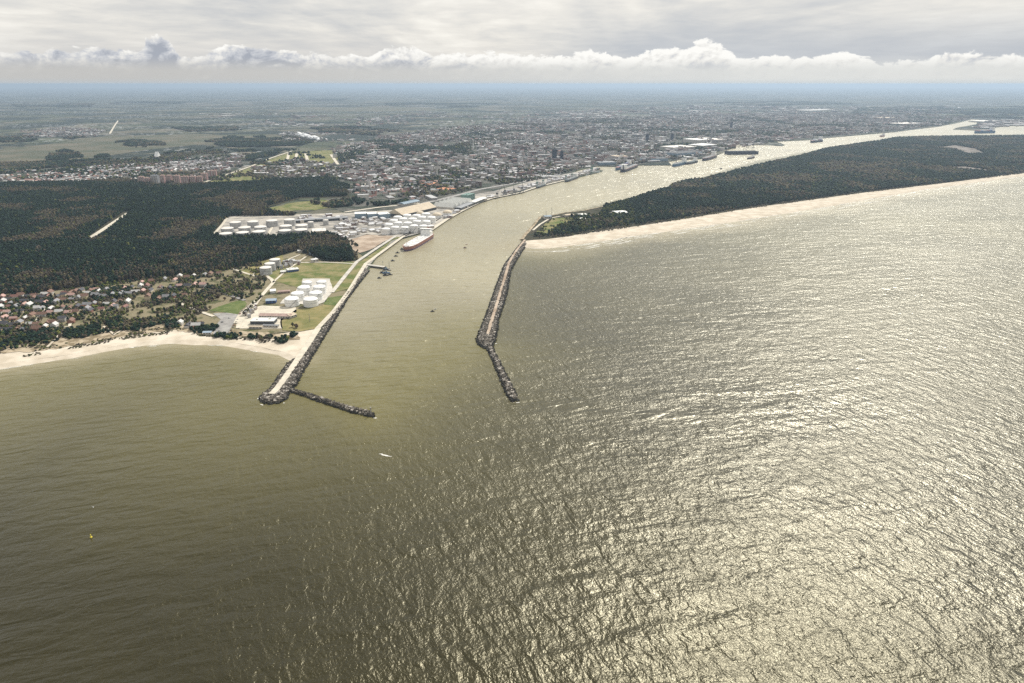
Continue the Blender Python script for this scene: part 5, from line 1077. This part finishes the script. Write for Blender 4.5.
for k_, px, py, s_, lb in CR:
    if k_ == 'green' and not usedg: o = cp['green']; usedg = True
    elif k_ == 'dark' and cp['dark'] is None: o = cp['dark'] = make_crane(M_darkwall)
    else: o = dup(cp[k_], (0, 0, 0), 0)
    x, y = G(px, py, 3.4); o.location = (x, y, 3.4); o.rotation_euler = (0, 0, random.uniform(-2, 1)); o.scale = (s_,) * 3; o['label'] = lb; o['group'] = 'harbour cranes along the river'
# cars on the car park
gcar = 'cars parked about the beach car park'; M_tyre = mat('tyre', (.03, .03, .03), .9)
def make_car(m):
    t = thing('parked_car', 'x', 'car'); mb = MB(); mb.box(-2.1, 2.1, -.85, .85, .35, .95); mb.build('body', m, t)
    mb = MB(); V = [(-1.6, -.8, .95), (1.1, -.8, .95), (1.1, .8, .95), (-1.6, .8, .95), (-1.2, -.65, 1.45), (.5, -.65, 1.45), (.5, .65, 1.45), (-1.2, .65, 1.45)]; mb.add(V, [(4, 5, 6, 7), (0, 1, 5, 4), (1, 2, 6, 5), (2, 3, 7, 6), (3, 0, 4, 7)]); mb.build('cabin', M_glassd, t)
    for x in (-1.35, 1.35):
        for y in (-.8, .8): mb = MB(); mb.bar((x, y - .1, .33), (x, y + .1, .33), .33, 10); mb.build('wheel', M_tyre, t)
    return t
CW = [('white', M_white), ('dark', M_darkwall), ('blue', M_blueroof), ('red', mat('red_car_paint', (.35, .04, .03), .4)), ('silver', M_tankgrey)]; carp = {}
edge_ = [(229, 332), (231, 330), (233, 327), (234, 325), (236, 322), (237.5, 319.5), (224, 333), (219, 331), (222, 322), (229, 318), (240, 314), (242, 311)]
cols = [CW[i % 5] for i in (0, 1, 4, 3, 1, 0, 2, 4, 1, 0, 3, 4)]
for i, ((px, py), (cn, cm_)) in enumerate(zip(edge_, cols)):
    if cn not in carp: o = carp[cn] = make_car(cm_)
    else: o = dup(carp[cn], (0, 0, 0), 0)
    x, y = G(px, py, 3.75); o.location = (x, y, 3.75 if i > 9 else 3.15); o.rotation_euler = (0, 0, .9 + random.uniform(-.1, .1)); o['label'] = f'{cn} car, {["first","second","third","fourth","fifth","sixth"][i]} along the right edge of the car park' if i < 6 else f'{cn} car parked {["at the beach end", "by the left edge", "in the middle", "near the lawn", "on the lane above the lawn corner", "on the lane beside the lawn"][i-6]} of the car park'.replace(' of the car park', ' of the car park' if i < 10 else ''); o['group'] = gcar
# distant plume of steam
def plume():
    r_ = np.random.default_rng(4); bx, by = G(299, 141.2); s_ = mpp(299, 141); n = 70
    f = np.linspace(0, 1, n); pts = np.stack([bx + f * 19 * s_ + r_.normal(0, 6, n), by + r_.normal(0, 15, n)], 1)
    me = crowns('steam_plume', pts, (9 + 12 * r_.random(n)), 16 + 14 * r_.random(n), np.full((n, 3), .8), z0=0); me.materials.clear(); me.materials.append(mat('steam', (.86, .87, .88), 1.0, spec=0))
    co_ = np.empty(len(me.vertices) * 3, np.float32); me.vertices.foreach_get('co', co_); co_ = co_.reshape(-1, 3); k_ = np.repeat(np.arange(n), 17); co_[:, 2] += 38 * (1 - f[k_] ** .6) + 5
    me.vertices.foreach_set('co', co_.ravel()); link('steam_plume', me, kind='stuff')
plume()

CITY = [(352, 196), (372, 205), (430, 200), (480, 189), (535, 181), (597, 165), (635, 164.5), (700, 157), (722, 151), (780, 141), (829, 136.5), (892, 131), (937, 126), (970, 119), (900, 116), (780, 113), (640, 118), (540, 121), (450, 128), (380, 138), (330, 150), (345, 168), (352, 180)]
city_holes = [[(372, 147), (455, 148), (452, 153), (400, 154)]]
def street(X, Y, sp):
    bx = X + 60 * fbm(X / 900, Y / 900, 5); by = Y + 200 * fbm(X / 900, Y / 900, 6)
    u = (bx * math.cos(.5) - by * math.sin(.5)) % 230; v = (bx * math.sin(.5) + by * math.cos(.5)) % 340; w_ = (bx * math.cos(-.35) - by * math.sin(-.35)) % 900
    return (u > 24) & (v > 30) & (w_ > 50)
def city_block(name, poly, sp, dens_seed, thr, hi=.06, sizes=(9, 24), holes=()):
    p_ = scatter(poly, sp, holes, jitter=.35, keep=lambda X, Y: (fbm(X / 320, Y / 320, dens_seed) > thr) & street(X, Y, sp))
    if len(p_): p_ = p_[np.array([np.min(np.hypot(HARR[:, 0] - a, HARR[:, 1] - b)) > 16 for a, b in p_])]
    n = len(p_); blk = fbm(p_[:, 0] / 500, p_[:, 1] / 500, dens_seed + 9); ang = .35 + np.floor(blk * 9) * .55 + (rng.random(n) < .3) * math.pi / 2
    L = rng.uniform(*sizes, n); Wd = L * rng.uniform(.45, .8, n); H = rng.uniform(4, 9, n); rf = rng.uniform(1.5, 4, n)
    big = rng.random(n) < hi * (1 + 2 * (blk > .52)); H[big] = rng.uniform(12, 24, big.sum()); L[big] *= rng.uniform(1.4, 2.4, big.sum()); rf[big] = .3
    med = (rng.random(n) < .13) & ~big; L[med] *= rng.uniform(2, 4, med.sum()); Wd[med] *= 2; rf[med] = .4
    wc = WALLC[rng.integers(0, len(WALLC), n)] * rng.uniform(.4, 1.1, (n, 1)); rc = ROOFC[rng.integers(0, len(ROOFC), n)] * rng.uniform(.55, 1.2, (n, 1))
    redq = fbm(p_[:, 0] / 420, p_[:, 1] / 420, 77) > .53; sel = redq & (rng.random(n) < .25); rc[sel] = np.array([.20, .11, .10]) * rng.uniform(.7, 1.2, (sel.sum(), 1))
    rc[med] = np.array([.50, .50, .50]) * rng.uniform(.5, 1.3, (med.sum(), 1)); link(name, buildings(name, p_, L, Wd, H, rf, ang, wc, rc), kind='stuff'); return p_
city_block('city_houses', CITY, 29, 3, .40, .10, holes=city_holes)
city_block('suburb_houses', [(240, 170), (300, 160), (352, 168), (350, 182), (330, 178), (276, 180)], 24, 13, .48, 0.02, (9, 16))
city_block('suburb_houses', [(-150, 188), (-150, 176), (0, 171), (90, 166), (150, 158), (215, 153), (255, 157), (235, 168), (205, 180), (100, 183), (0, 184)], 23, 15, .44, 0.0, (9, 15))
city_block('suburb_houses', [(20, 131), (60, 128), (108, 130), (95, 137), (30, 138)], 45, 17, .4, 0, (12, 22))
city_block('suburb_houses', [(280, 133), (350, 134), (352, 141), (300, 143), (282, 139)], 40, 19, .45, 0, (12, 24))
city_block('suburb_houses', [(400, 134), (470, 130), (480, 139), (410, 142)], 34, 23, .35, 0, (12, 20))
city_block('suburb_houses', [(560, 112), (700, 106), (960, 108), (960, 118), (700, 119), (560, 120)], 90, 25, .5, .1, (20, 60))
city_block('suburb_houses', [(200, 114), (500, 112), (640, 112), (560, 122), (400, 128), (250, 126)], 110, 27, .55, .05, (20, 50))
city_block('suburb_houses', [(976, 128.6), (1060, 124), (1150, 122), (1150, 118), (985, 121), (978, 126)], 60, 27, .3, .1, (20, 60))
p_ = scatter(CITY, 17, keep=lambda X, Y: (fbm(X / 170, Y / 170, 88) > .46) & (fbm(X / 50, Y / 50, 87) > .35))
p3 = scatter([(-150, 190), (-150, 172), (0, 168), (100, 163), (215, 150), (300, 150), (352, 168), (350, 184), (276, 180), (205, 184), (75, 183)], 16, keep=lambda X, Y: fbm(X / 120, Y / 120, 89) > .5)
p_ = np.concatenate([p_, p3])
link('city_trees', crowns('city_trees', p_, rng.uniform(4, 8, len(p_)), rng.uniform(6, 13, len(p_)), tints(p_, .5, .2, 300, 71)), kind='stuff')
# ------------------------------------------------------------ haze
def build_haze():
    m = bpy.data.materials.new('haze_air'); m.use_nodes = True; t = NT(m.node_tree); t.n.clear()
    out = t.node('ShaderNodeOutputMaterial'); v = t.node('ShaderNodeVolumePrincipled')
    v.inputs['Color'].default_value = (.50, .64, .81, 1); v.inputs['Density'].default_value = 4.4e-5; v.inputs['Anisotropy'].default_value = .3
    t.l.new(v.outputs[0], out.inputs['Volume'])
    mb = MB(); mb.box(-95000, 95000, -4000, 95000, -8, 406)
    o = mb.build('haze', m); o['kind'] = 'stuff'
build_haze()
